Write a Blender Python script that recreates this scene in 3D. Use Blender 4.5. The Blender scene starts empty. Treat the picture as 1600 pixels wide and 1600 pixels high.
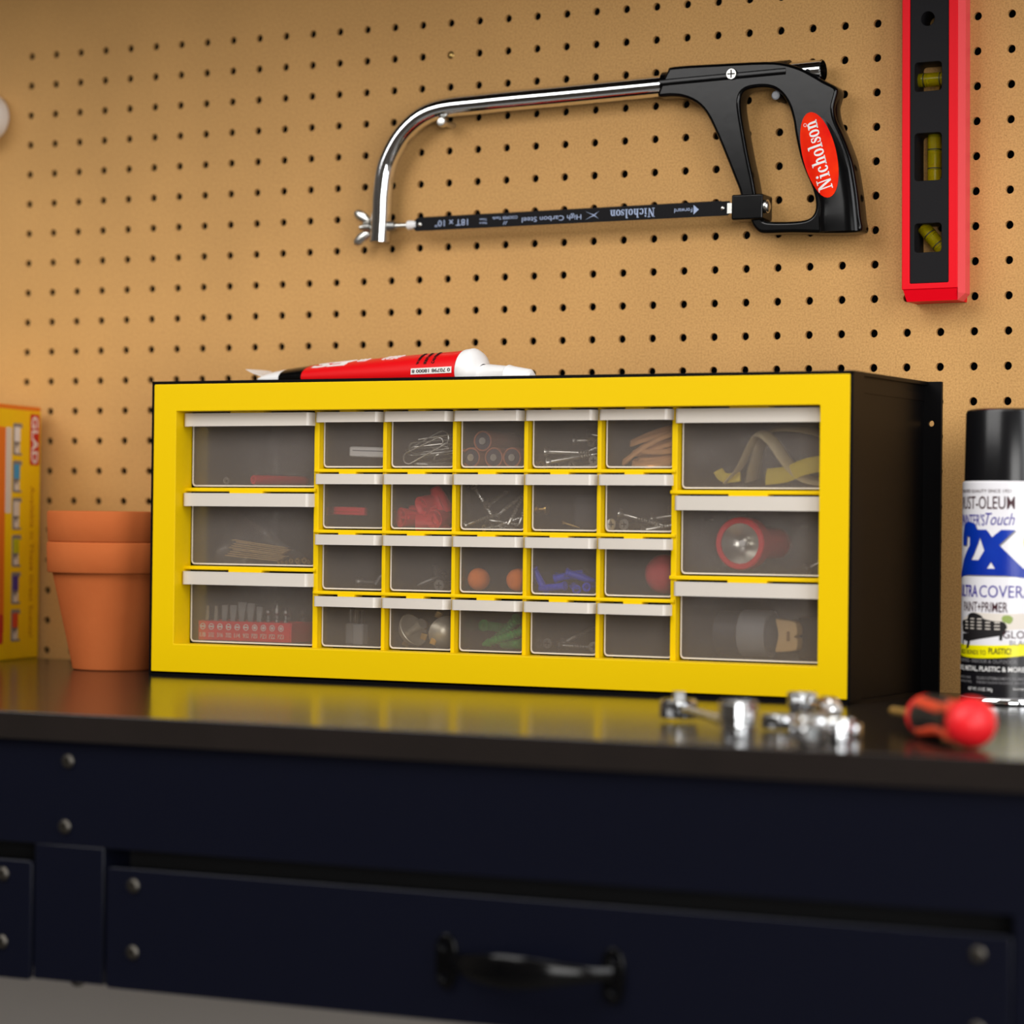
import bpy, bmesh, math, random
from mathutils import Vector, Matrix, Euler
random.seed(7)
S = 0.0254                      # everything below is written in inches
SC = bpy.context.scene
COL = SC.collection
PI = math.pi

# ------------------------------------------------------------------ camera
CAM_R = ((0.8944339, -0.4471327, -0.0077620), (0.4470527, 0.8944500, -0.0101504), (0.0114813, 0.0056088, 0.9999184))
cd = bpy.data.cameras.new('camera')
cam = bpy.data.objects.new('camera', cd)
COL.objects.link(cam)
rx = Vector([CAM_R[i][0] for i in range(3)]); fw = Vector([CAM_R[i][1] for i in range(3)]); up = Vector([CAM_R[i][2] for i in range(3)])
m = Matrix((rx, up, -fw)).transposed().to_4x4()
m.translation = Vector((57.253, -77.756, 4.589)) * S
cam.matrix_world = m
cd.sensor_width = 36; cd.lens = 36 * 4415.4 / 1600; cd.shift_y = -0.0024
cd.clip_start = 0.05; cd.clip_end = 50
cd.dof.use_dof = True; cd.dof.focus_distance = 80.5 * S; cd.dof.aperture_fstop = 4.6
SC.camera = cam

# ------------------------------------------------------------------ light
w = bpy.data.worlds.new('world'); SC.world = w; w.use_nodes = True
w.node_tree.nodes['Background'].inputs[0].default_value = (0.8, 0.85, 1, 1)
w.node_tree.nodes['Background'].inputs[1].default_value = 0.3
def area(name, loc, tgt, sx, sy, power, col=(1, 1, 1)):
    l = bpy.data.lights.new(name, 'AREA'); l.shape = 'RECTANGLE'; l.size = sx * S; l.size_y = sy * S
    l.energy = power; l.color = col
    o = bpy.data.objects.new(name, l); COL.objects.link(o)
    o.location = Vector(loc) * S
    o.rotation_euler = (Vector(tgt) - Vector(loc)).to_track_quat('-Z', 'Y').to_euler()
    return o
area('key_light', (-10, -70, 50), (20, -4, 6), 60, 46, 27, (1, 0.98, 0.96))
area('window_light', (96, -50, 30), (22, -4, 4), 34, 70, 24, (0.97, 0.98, 1))
area('front_fill_light', (92, -128, 12), (20, -4, 0), 50, 50, 38, (1, 0.99, 0.97))  # added fill from behind the camera, lifts the drawers and lower wall
area('ceiling_bounce_light', (25, -60, 68), (25, -40, 0), 60, 30, 10, (1, 0.98, 0.95))  # added fill standing in for light bounced off the ceiling
SC.view_settings.view_transform = 'Standard'
SC.view_settings.look = 'None'
SC.view_settings.gamma = 1
SC.view_settings.use_curve_mapping = False
SC.view_settings.exposure = 0.0
SC.cycles.use_denoising = True
SC.cycles.max_bounces = 10
SC.cycles.transparent_max_bounces = 24
SC.cycles.sample_clamp_indirect = 6
SC.cycles.caustics_reflective = False; SC.cycles.caustics_refractive = True

# ------------------------------------------------------------------ materials
def lin(c):
    return tuple(((x / 255) / 12.92 if x / 255 <= 0.04045 else ((x / 255 + 0.055) / 1.055) ** 2.4) for x in c)
def mat(name, rgb, rough=0.5, metal=0.0, spec=0.5, coat=0.0, noise=None, bump=None, trans=0, ior=1.45, aniso=0):
    """rgb in sRGB 0..255; noise=(scale, amount, darker rgb); bump=(scale, strength)"""
    M = bpy.data.materials.new(name); M.use_nodes = True
    nt = M.node_tree; b = nt.nodes['Principled BSDF']
    c = lin(rgb) + (1,)
    b.inputs['Base Color'].default_value = c
    b.inputs['Roughness'].default_value = rough; b.inputs['Metallic'].default_value = metal
    b.inputs['Specular IOR Level'].default_value = spec; b.inputs['Coat Weight'].default_value = coat
    b.inputs['Coat Roughness'].default_value = 0.1
    b.inputs['Transmission Weight'].default_value = trans; b.inputs['IOR'].default_value = ior
    tc = nt.nodes.new('ShaderNodeTexCoord')
    if noise:
        n = nt.nodes.new('ShaderNodeTexNoise'); n.inputs['Scale'].default_value = noise[0]; n.inputs['Detail'].default_value = 6
        r = nt.nodes.new('ShaderNodeValToRGB')
        r.color_ramp.elements[0].position = 0.5 - noise[1]; r.color_ramp.elements[1].position = 0.5 + noise[1]
        r.color_ramp.elements[0].color = lin(noise[2]) + (1,); r.color_ramp.elements[1].color = c
        nt.links.new(tc.outputs['Object'], n.inputs['Vector']); nt.links.new(n.outputs['Fac'], r.inputs[0])
        nt.links.new(r.outputs[0], b.inputs['Base Color'])
    if bump:
        n2 = nt.nodes.new('ShaderNodeTexNoise'); n2.inputs['Scale'].default_value = bump[0]; n2.inputs['Detail'].default_value = 4
        bp = nt.nodes.new('ShaderNodeBump'); bp.inputs['Strength'].default_value = bump[1]; bp.inputs['Distance'].default_value = 0.0006
        nt.links.new(tc.outputs['Object'], n2.inputs['Vector']); nt.links.new(n2.outputs['Fac'], bp.inputs['Height'])
        nt.links.new(bp.outputs[0], b.inputs['Normal'])
    return M
def frosted(name, rgb, transp, diff, refr, rough=0.3, trans_lum=0.0):
    M = bpy.data.materials.new(name); M.use_nodes = True
    nt = M.node_tree; N = nt.nodes; L = nt.links
    N.remove(N['Principled BSDF']); out = N['Material Output']
    c = lin(rgb) + (1,)
    t = N.new('ShaderNodeBsdfTransparent'); t.inputs[0].default_value = (0.97, 0.96, 0.95, 1)
    r = N.new('ShaderNodeBsdfRefraction'); r.inputs['Roughness'].default_value = rough; r.inputs['IOR'].default_value = 1.06
    r.inputs[0].default_value = (0.97, 0.96, 0.95, 1)
    d = N.new('ShaderNodeBsdfDiffuse'); d.inputs[0].default_value = c
    tr = N.new('ShaderNodeBsdfTranslucent'); tr.inputs[0].default_value = c
    g = N.new('ShaderNodeBsdfGlossy'); g.inputs['Roughness'].default_value = 0.12
    tot = transp + refr
    m1 = N.new('ShaderNodeMixShader'); m1.inputs[0].default_value = refr / tot
    L.new(t.outputs[0], m1.inputs[1]); L.new(r.outputs[0], m1.inputs[2])
    m2 = N.new('ShaderNodeMixShader'); m2.inputs[0].default_value = trans_lum
    L.new(d.outputs[0], m2.inputs[1]); L.new(tr.outputs[0], m2.inputs[2])
    m3 = N.new('ShaderNodeMixShader'); m3.inputs[0].default_value = diff / (tot + diff)
    L.new(m1.outputs[0], m3.inputs[1]); L.new(m2.outputs[0], m3.inputs[2])
    fr = N.new('ShaderNodeFresnel'); fr.inputs[0].default_value = 1.5
    m4 = N.new('ShaderNodeMixShader'); L.new(fr.outputs[0], m4.inputs[0])
    L.new(m3.outputs[0], m4.inputs[1]); L.new(g.outputs[0], m4.inputs[2])
    L.new(m4.outputs[0], out.inputs[0])
    return M
def pegboard_mat():
    M = mat('hardboard_tan', (203, 158, 98), 0.62, spec=0.3)
    nt = M.node_tree; N = nt.nodes; L = nt.links; b = N['Principled BSDF']
    tc = N.new('ShaderNodeTexCoord')
    n1 = N.new('ShaderNodeTexNoise'); n1.inputs['Scale'].default_value = 700; n1.inputs['Detail'].default_value = 5
    n2 = N.new('ShaderNodeTexNoise'); n2.inputs['Scale'].default_value = 9; n2.inputs['Detail'].default_value = 3
    r1 = N.new('ShaderNodeValToRGB'); r1.color_ramp.elements[0].position = 0.3; r1.color_ramp.elements[1].position = 0.6
    r1.color_ramp.elements[0].color = lin((196, 146, 86)) + (1,); r1.color_ramp.elements[1].color = lin((220, 170, 104)) + (1,)
    v = N.new('ShaderNodeTexVoronoi'); v.inputs['Scale'].default_value = 210; v.inputs['Randomness'].default_value = 1
    r2 = N.new('ShaderNodeValToRGB'); r2.color_ramp.elements[0].position = 0.045; r2.color_ramp.elements[1].position = 0.12
    r2.color_ramp.elements[0].color = lin((120, 80, 42)) + (1,); r2.color_ramp.elements[1].color = (1, 1, 1, 1)
    mx = N.new('ShaderNodeMixRGB'); mx.blend_type = 'MULTIPLY'; mx.inputs[0].default_value = 0.3
    mx2 = N.new('ShaderNodeMixRGB'); mx2.blend_type = 'MULTIPLY'; mx2.inputs[0].default_value = 0.25
    for a in (n1, n2, v): L.new(tc.outputs['Object'], a.inputs['Vector'])
    L.new(n1.outputs['Fac'], r1.inputs[0]); L.new(v.outputs['Distance'], r2.inputs[0])
    L.new(r1.outputs[0], mx.inputs[1]); L.new(r2.outputs[0], mx.inputs[2])
    L.new(mx.outputs[0], mx2.inputs[1]); L.new(n2.outputs['Fac'], mx2.inputs[2])
    L.new(mx2.outputs[0], b.inputs['Base Color'])
    bp = N.new('ShaderNodeBump'); bp.inputs['Strength'].default_value = 0.15; bp.inputs['Distance'].default_value = 0.0003
    L.new(n1.outputs['Fac'], bp.inputs['Height']); L.new(bp.outputs[0], b.inputs['Normal'])
    return M
MT = dict(
    board=pegboard_mat(),
    wall=mat('painted_wall_grey', (205, 198, 192), 0.9, noise=(6, 0.3, (196, 189, 183))),
    wall2=mat('painted_wall_dimmed', (128, 122, 116), 0.9, noise=(6, 0.3, (120, 114, 108))),  # wall grey darkened on unseen walls to cut their reflected light
    ceil=mat('ceiling_white', (205, 203, 198), 0.9, bump=(60, 0.2)),
    floor=mat('concrete_floor', (120, 116, 110), 0.7, noise=(5, 0.3, (98, 95, 90)), bump=(40, 0.2)),
    yellow=mat('yellow_plastic', (234, 195, 0), 0.42, spec=0.15, bump=(900, 0.05)),
    blackp=mat('black_plastic', (9, 8, 9), 0.38, spec=0.12, bump=(700, 0.06)),
    inner=mat('cabinet_inner_black', (16, 15, 15), 0.6, bump=(500, 0.05)),
    tray=frosted('frosted_drawer_plastic', (242, 226, 214), 0.60, 0.125, 0.28, 0.13, 0.1),
    trayc=frosted('clear_drawer_plastic', (240, 222, 208), 0.8, 0.02, 0.12, 0.08, 0.1),
    trayb=frosted('frosted_drawer_side', (230, 222, 212), 0.85, 0.05, 0.1, 0.2, 0.4),
    lip=frosted('milky_drawer_lip', (255, 246, 234), 0.06, 0.8, 0.1, 0.4, 0.22),
    slab=mat('bench_laminate', (34, 29, 27), 0.19, spec=0.6, noise=(30, 0.25, (30, 26, 24)), bump=(160, 0.12)),
    navy=mat('navy_enamel', (11, 13, 25), 0.28, spec=0.3, bump=(30, 0.05)),
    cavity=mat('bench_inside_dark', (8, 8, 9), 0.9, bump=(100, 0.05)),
    bolt=mat('bolt_steel', (92, 88, 82), 0.42, 1.0, bump=(500, 0.1)),
    chrome=mat('chrome', (228, 230, 232), 0.07, 1.0, bump=(8, 0.02)),
    zinc=mat('zinc_steel', (215, 214, 208), 0.3, 1.0, bump=(400, 0.08)),
    satin=mat('satin_nickel', (225, 218, 200), 0.4, 0.6, bump=(200, 0.03)),
    steel=mat('dull_steel', (150, 150, 148), 0.4, 1.0, bump=(400, 0.08)),
    brass=mat('brass', (215, 180, 110), 0.3, 1.0, bump=(400, 0.08)),
    blackg=mat('black_gloss_enamel', (6, 6, 7), 0.16, spec=0.3, bump=(120, 0.05)),
    blade=mat('blade_black', (15, 14, 17), 0.4, spec=0.12, bump=(300, 0.04)),
    print=mat('pale_blue_print', (165, 180, 212), 0.6, bump=(300, 0.01)),
    white=mat('white_print', (240, 238, 235), 0.5, bump=(300, 0.01)),
    sticker=mat('sticker_red', (250, 54, 8), 0.5, spec=0.05, noise=(60, 0.2, (232, 18, 14)), bump=(60, 0.1)),
    red=mat('level_red', (236, 2, 26), 0.45, spec=0.2, bump=(400, 0.06)),
    redlit=mat('level_red_lit', (245, 84, 92), 0.45, bump=(400, 0.06)),  # level red paled to carry the light falling from the right
    levelb=mat('level_black', (26, 25, 27), 0.5, spec=0.12, bump=(700, 0.1)),
    vial=mat('vial_yellow', (198, 180, 10), 0.06, trans=0.75, ior=1.2, bump=(50, 0.01)),
    bubble=mat('vial_bubble', (235, 235, 200), 0.05, trans=0.9, ior=1.1, bump=(50, 0.01)),
    ink=mat('black_print', (18, 14, 16), 0.6, bump=(300, 0.01)),
    terra=mat('terracotta', (194, 105, 56), 0.85, spec=0.08, noise=(22, 0.3, (184, 94, 48)), bump=(140, 0.35)),
    boxy=mat('carton_yellow', (255, 214, 0), 0.35, spec=.2, noise=(14, 0.3, (250, 200, 0)), bump=(25, 0.05)),
    boxo=mat('carton_orange', (240, 120, 20), 0.4, bump=(25, 0.05)),
    boxr=mat('carton_red', (205, 30, 30), 0.4, bump=(25, 0.05)),
    boxt=mat('carton_brown_print', (196, 120, 8), 0.5, bump=(25, 0.02)),
    labelw=mat('can_label_white', (238, 236, 240), 0.25, bump=(60, 0.02)),
    capb=mat('can_cap_black', (16, 16, 18), 0.22, bump=(400, 0.03)),
    labelb=mat('can_label_black', (22, 21, 25), 0.25, bump=(60, 0.02)),
    labely=mat('can_label_yellow', (246, 236, 0), 0.3, bump=(60, 0.02)),
    blue=mat('can_print_blue', (10, 62, 178), 0.3, noise=(30, 0.3, (4, 34, 150)), bump=(60, 0.02)),
    violet=mat('can_print_violet', (54, 36, 150), 0.4, bump=(60, 0.02)),
    maroon=mat('can_print_maroon', (62, 18, 30), 0.4, bump=(60, 0.02)),
    greyp=mat('can_print_grey', (130, 128, 130), 0.4, bump=(60, 0.02)),
    tanp=mat('can_print_tan', (228, 219, 207), 0.5, bump=(60, 0.02)),
    greenp=mat('can_print_green', (150, 170, 90), 0.5, bump=(60, 0.02)),
    whitepl=mat('white_plastic', (240, 240, 240), 0.3, bump=(60, 0.03)),
    tubered=mat('tube_red', (228, 14, 22), 0.28, bump=(60, 0.03)),
    handler=mat('grip_red', (236, 30, 38), 0.4, bump=(60, 0.03)),
    ored=mat('grip_orange_red', (225, 70, 40), 0.45, bump=(60, 0.03)),
    rubber=mat('rubber_black', (18, 18, 19), 0.6, bump=(300, 0.1)),
    batt=mat('battery_copper', (196, 120, 92), 0.35, 0.5, bump=(100, 0.03)),
    battd=mat('battery_dark', (52, 44, 66), 0.4, bump=(100, 0.03)),
    band=mat('rubber_band_tan', (214, 158, 104), 0.7, bump=(200, 0.1)),
    redpl=mat('red_plastic', (232, 32, 52), 0.4, bump=(100, 0.05)),
    orange=mat('orange_foam', (255, 132, 24), 0.8, bump=(600, 0.2)),
    redball=mat('red_ball', (214, 38, 52), 0.6, bump=(300, 0.1)),
    bluepl=mat('blue_plastic', (18, 52, 225), 0.4, bump=(100, 0.05)),
    green=mat('green_plastic', (40, 150, 60), 0.45, bump=(100, 0.05)),
    greyb=mat('grey_block', (140, 142, 146), 0.5, bump=(100, 0.05)),
    darkobj=mat('dark_object', (44, 48, 58), 0.5, bump=(100, 0.05)),
    leather=mat('pale_leather', (236, 222, 190), 0.6, noise=(60, 0.3, (224, 200, 140)), bump=(150, 0.2)),
    leathery=mat('yellow_webbing', (214, 190, 60), 0.6, bump=(300, 0.2)),
    wood=mat('light_wood', (222, 190, 140), 0.6, noise=(50, 0.3, (205, 168, 112)), bump=(150, 0.1)),
    bag=frosted('plastic_bag', (200, 195, 190), 0.55, 0.16, 0.05, 0.2, 0.3),
)

# ------------------------------------------------------------------ geometry
class MB:
    """collects shapes given in inches"""
    def __init__(s): s.v = []; s.f = []; s.m = []; s.sm = []
    def add(s, vs, fs, mi=0, smooth=False):
        o = len(s.v); s.v += [Vector(q) for q in vs]
        for q in fs: s.f.append([i + o for i in q]); s.m.append(mi); s.sm.append(smooth)
        return s
    def box(s, x0, x1, y0, y1, z0, z1, mi=0, b=0.0):
        if b <= 0:
            vs = [(x, y, z) for x in (x0, x1) for y in (y0, y1) for z in (z0, z1)]
            return s.add(vs, [(0, 1, 3, 2), (4, 6, 7, 5), (0, 4, 5, 1), (2, 3, 7, 6), (0, 2, 6, 4), (1, 5, 7, 3)], mi)
        bm = bmesh.new(); bmesh.ops.create_cube(bm, size=1)
        bmesh.ops.scale(bm, vec=(x1 - x0, y1 - y0, z1 - z0), verts=bm.verts)
        bmesh.ops.translate(bm, vec=((x0 + x1) / 2, (y0 + y1) / 2, (z0 + z1) / 2), verts=bm.verts)
        bmesh.ops.bevel(bm, geom=list(bm.edges), offset=b, segments=3, affect='EDGES', profile=0.5)
        bm.normal_update(); fl = [max(abs(f.normal.x), abs(f.normal.y), abs(f.normal.z)) < .9999 for f in bm.faces]
        k0 = len(s.sm); s.bm(bm, mi, True); s.sm[k0:] = fl; return s
    def bm(s, bm, mi=0, smooth=True):
        bm.verts.index_update()
        s.add([v.co.copy() for v in bm.verts], [[v.index for v in f.verts] for f in bm.faces], mi, smooth); bm.free(); return s
    def lathe(s, prof, seg=32, axis='z', c=(0, 0, 0), mi=0, smooth=True, a0=0, a1=2 * PI):
        """prof: list of (r, h)"""
        c = Vector(c); full = abs(a1 - a0 - 2 * PI) < 1e-6; n = seg if full else seg + 1
        vs = []
        for r, h in prof:
            for i in range(n):
                a = a0 + (a1 - a0) * i / seg; x, y = r * math.cos(a), r * math.sin(a)
                p = {'z': (x, y, h), 'x': (h, x, y), 'y': (y, h, x)}[axis]
                vs.append(c + Vector(p))
        fs = []
        for j in range(len(prof) - 1):
            for i in range(seg):
                k = (i + 1) % n
                fs.append((j * n + i, j * n + k, (j + 1) * n + k, (j + 1) * n + i))
        s.add(vs, fs, mi, smooth)
        return s
    def cyl(s, p, q, r0, r1=None, seg=20, mi=0, cap=True, smooth=True):
        p = Vector(p); q = Vector(q); r1 = r0 if r1 is None else r1
        d = (q - p).normalized(); u = d.orthogonal().normalized(); v = d.cross(u)
        vs = [c + (u * math.cos(2 * PI * i / seg) + v * math.sin(2 * PI * i / seg)) * r for c, r in ((p, r0), (q, r1)) for i in range(seg)]
        s.add(vs, [(i, (i + 1) % seg, seg + (i + 1) % seg, seg + i) for i in range(seg)], mi, smooth)
        if cap:
            s.add(vs[:seg], [tuple(range(seg))[::-1]], mi); s.add(vs[seg:], [tuple(range(seg))], mi)
        return s
    def tube(s, pts, r, seg=12, mi=0, closed=False, flat=1.0, cap=True, upv=None):
        """sweep; r number or list; flat squashes the second axis"""
        pts = [Vector(p) for p in pts]; n = len(pts)
        R = r if isinstance(r, (list, tuple)) else [r] * n
        prev = None; vs = []
        for i, p in enumerate(pts):
            a = pts[(i - 1) % n] if (i > 0 or closed) else p; b = pts[(i + 1) % n] if (i < n - 1 or closed) else p
            d = (b - a).normalized()
            if upv is not None: u = Vector(upv); u = (u - d * u.dot(d)).normalized()
            elif prev is None: u = d.orthogonal().normalized()
            else: u = (prev - d * prev.dot(d)).normalized()
            prev = u; v = d.cross(u)
            vs += [p + (u * math.cos(2 * PI * k / seg) + v * flat * math.sin(2 * PI * k / seg)) * R[i] for k in range(seg)]
        fs = []
        for i in range(n if closed else n - 1):
            j = (i + 1) % n
            fs += [(i * seg + k, i * seg + (k + 1) % seg, j * seg + (k + 1) % seg, j * seg + k) for k in range(seg)]
        s.add(vs, fs, mi, True)
        if cap and not closed:
            s.add(vs[:seg], [tuple(range(seg))[::-1]], mi); s.add(vs[-seg:], [tuple(range(seg))], mi)
        return s
    def sphere(s, c, r, mi=0, seg=24, sc=(1, 1, 1)):
        bm = bmesh.new(); bmesh.ops.create_uvsphere(bm, u_segments=seg, v_segments=seg // 2, radius=r)
        bmesh.ops.scale(bm, vec=sc, verts=bm.verts); bmesh.ops.translate(bm, vec=c, verts=bm.verts)
        return s.bm(bm, mi, True)
    def xf(s, M, start=0):
        for i in range(start, len(s.v)): s.v[i] = M @ s.v[i]
        return s
    def build(s, name, mats, parent=None, ang=35, loc=None, M=None):
        me = bpy.data.meshes.new(name)
        me.from_pydata([tuple(v * S) for v in s.v], [], s.f)
        if not isinstance(mats, (list, tuple)): mats = [mats]
        for q in mats: me.materials.append(MT[q] if isinstance(q, str) else q)
        for p, i, sm in zip(me.polygons, s.m, s.sm): p.material_index = i; p.use_smooth = sm
        me.validate(); me.update()
        bm = bmesh.new(); bm.from_mesh(me); bmesh.ops.remove_doubles(bm, verts=bm.verts, dist=1e-6); bmesh.ops.recalc_face_normals(bm, faces=bm.faces); bm.to_mesh(me); bm.free()
        if any(s.sm):
            keep = [p.use_smooth for p in me.polygons]
            me.set_sharp_from_angle(angle=math.radians(ang))
            me.polygons.foreach_set('use_smooth', keep)
        return put(name, me, parent, M)
def put(name, me, parent=None, M=None):
    o = bpy.data.objects.new(name, me); COL.objects.link(o)
    if parent: o.parent = parent
    if M is not None:
        M = M.copy(); M.translation = M.translation * S
        o.matrix_basis = M
    return o
def tag(o, label=None, cat=None, group=None, kind=None):
    if label: o['label'] = label
    if cat: o['category'] = cat
    if group: o['group'] = group
    if kind: o['kind'] = kind
    return o
def thing(name, label, cat, M=None, group=None):
    o = bpy.data.objects.new(name, None); COL.objects.link(o); o.empty_display_size = 0.02
    if M is not None:
        M = M.copy(); M.translation = M.translation * S; o.matrix_basis = M
    return tag(o, label, cat, group)
def copy_tree(o, M=None, label=None, group=None, parent=None):
    c = o.copy(); COL.objects.link(c)
    if parent: c.parent = parent
    if M is not None:
        M = M.copy(); M.translation = M.translation * S; c.matrix_basis = M
    if label: c['label'] = label
    if group: c['group'] = group
    for ch in list(o.children): copy_tree(ch, parent=c)
    return c
def T(x, y, z): return Matrix.Translation((x, y, z))
def RX(a): return Matrix.Rotation(a, 4, 'X')
def RY(a): return Matrix.Rotation(a, 4, 'Y')
def RZ(a): return Matrix.Rotation(a, 4, 'Z')
def along(p, q, roll=0):
    """matrix whose x axis runs from p to q"""
    p = Vector(p); d = (Vector(q) - p).normalized()
    z = Vector((0, 0, 1)); 
    if abs(d.z) > 0.98: z = Vector((0, 1, 0))
    y = z.cross(d).normalized(); z = d.cross(y)
    M = Matrix((d, y, z)).transposed().to_4x4(); M.translation = p
    return M @ RX(roll)
def catmull(pts, n=6, closed=True):
    out = []; N = len(pts); P = [Vector(p) for p in pts]
    for i in range(N if closed else N - 1):
        g = lambda k: P[k % N] if closed else P[max(0, min(N - 1, k))]
        a, b, c, d = g(i - 1), g(i), g(i + 1), g(i + 2)
        for k in range(n):
            t = k / n
            out.append(0.5 * ((2 * b) + (c - a) * t + (2 * a - 5 * b + 4 * c - d) * t * t + (-a + 3 * b - 3 * c + d) * t ** 3))
    if not closed: out.append(P[-1])
    return out
def rrect(x0, x1, z0, z1, r, n=4):
    o = []
    for cx, cz, a in ((x1 - r, z1 - r, 0), (x0 + r, z1 - r, 90), (x0 + r, z0 + r, 180), (x1 - r, z0 + r, 270)):
        for k in range(n + 1):
            t = math.radians(a + 90 * k / n); o.append((cx + r * math.cos(t), cz + r * math.sin(t)))
    return o
def circle(x, z, r, n=20): return [(x + r * math.cos(2 * PI * k / n), z + r * math.sin(2 * PI * k / n)) for k in range(n)]
def extr(loops, y0, y1, bevel=0.0, bres=2):
    """2-D outline(s) in x,z (holes inside) extruded between depths y0<y1 -> MB"""
    cu = bpy.data.curves.new('tmp', 'CURVE'); cu.dimensions = '2D'; cu.fill_mode = 'BOTH'
    for lp in loops:
        sp = cu.splines.new('POLY'); sp.points.add(len(lp) - 1)
        for i, p in enumerate(lp): sp.points[i].co = (p[0], p[1], 0, 1)
        sp.use_cyclic_u = True
    h = (y1 - y0) / 2
    cu.extrude = max(1e-5, h - bevel); cu.bevel_depth = bevel; cu.bevel_resolution = bres; cu.offset = -bevel
    ob = bpy.data.objects.new('tmp', cu); COL.objects.link(ob)
    me = bpy.data.meshes.new_from_object(ob)
    mb = MB()
    yc = (y0 + y1) / 2
    mb.add([(v.co.x, yc - v.co.z, v.co.y) for v in me.vertices], [list(p.vertices) for p in me.polygons], 0, bevel > 0)
    for i_, p_ in enumerate(me.polygons):
        if abs(p_.normal.z) > .999: mb.sm[i_] = False
    bpy.data.objects.remove(ob); bpy.data.curves.remove(cu); bpy.data.meshes.remove(me)
    return mb
def text(s, size, thick=0.01, bold=0.0, sx=1.0, align='LEFT', shear=0.0, spacing=1.0):
    """lettering as MB in the x,z plane facing -y; baseline z=0; size = cap height in inches"""
    cu = bpy.data.curves.new('tmp', 'FONT'); cu.body = s; cu.size = size / 0.70; cu.extrude = thick; cu.offset = bold
    cu.align_x = align; cu.shear = shear; cu.space_character = spacing; cu.resolution_u = 3
    ob = bpy.data.objects.new('tmp', cu); COL.objects.link(ob)
    me = bpy.data.meshes.new_from_object(ob)
    mb = MB(); mb.add([(v.co.x * sx, -v.co.z, v.co.y) for v in me.vertices], [list(p.vertices) for p in me.polygons])
    bpy.data.objects.remove(ob); bpy.data.curves.remove(cu); bpy.data.meshes.remove(me)
    return mb
def fit_text(s, x0, x1, z0, z1, **k):
    """text stretched to fill a rectangle"""
    mb = text(s, 1.0, **k)
    xs = [v.x for v in mb.v]; zs = [v.z for v in mb.v]
    if not xs: return mb
    ax = (x1 - x0) / (max(xs) - min(xs)); az = (z1 - z0) / (max(zs) - min(zs))
    mnx, mnz = min(xs), min(zs)
    mb.v = [Vector((x0 + (v.x - mnx) * ax, v.y, z0 + (v.z - mnz) * az)) for v in mb.v]
    return mb
def join(*mbs, mi=None):
    o = MB()
    for k, q in enumerate(mbs):
        o.add(q.v, q.f, 0, False)
        o.m[-len(q.f):] = q.m if mi is None else [mi] * len(q.f)
        o.sm[-len(q.f):] = q.sm
    return o
def subdiv(mb, maxlen):
    bm = bmesh.new(); vs = [bm.verts.new(v) for v in mb.v]
    for f in mb.f:
        try: bm.faces.new([vs[i] for i in f])
        except ValueError: pass
    for _ in range(6):
        bmesh.ops.triangulate(bm, faces=bm.faces)
        es = [e for e in bm.edges if e.calc_length() > maxlen]
        if not es: break
        bmesh.ops.subdivide_edges(bm, edges=es, cuts=1)
    bmesh.ops.triangulate(bm, faces=bm.faces)
    return MB().bm(bm, 0, False)
def wrap(mb, r, zoff=0.0, maxlen=0.12):
    """bend an MB in the x,z plane (x = arc length, facing -y) round a z cylinder of radius r centred on the origin"""
    bm = bmesh.new(); vs = [bm.verts.new(v) for v in mb.v]
    for f in mb.f:
        try: bm.faces.new([vs[i] for i in f])
        except ValueError: pass
    bmesh.ops.triangulate(bm, faces=bm.faces)
    for _ in range(8):
        es = [e for e in bm.edges if abs(e.verts[0].co.x - e.verts[1].co.x) > maxlen]
        if not es: break
        bmesh.ops.subdivide_edges(bm, edges=es, cuts=1)
        bmesh.ops.triangulate(bm, faces=bm.faces)
    for v in bm.verts:
        a = v.co.x / r; rr = r - v.co.y
        v.co = Vector((rr * math.sin(a), -rr * math.cos(a), v.co.z + zoff))
    o = MB(); return o.bm(bm, 0, False)

# ------------------------------------------------------------------ frames of reference
WALL = Matrix(((1, 0, -0.0012087), (0.00001028, 0.99996386, 0.00850217), (0.00120867, -0.00850217, 0.99996313))).to_4x4()
Z0 = 20.232                              # height of the top row of holes
yaw = -0.017
CAB = T(10.0677, -7.3871, 0) @ RZ(yaw)   # cabinet: x along its front, y into it, z up

# ================================================================== SETTING
def struct(mb, name, m, M=None): return tag(mb.build(name, m, M=M), kind='structure')
struct(MB().box(-90, 130, -150, 3, -37, -36), 'floor', 'floor')
struct(MB().box(-90, 130, -150, 3, 76, 77), 'ceiling', 'ceil')
struct(MB().box(-90, 130, 1.9, 2.9, -36, 76), 'wall_back', 'wall')
struct(MB().box(-91, -90, -150, 3, -36, 76), 'wall_left', 'wall2')
struct(MB().box(130, 131, -150, 3, -36, 76), 'wall_right', 'wall')
struct(MB().box(-90, 130, -151, -150, -36, 76), 'wall_front', 'wall2')

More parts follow.
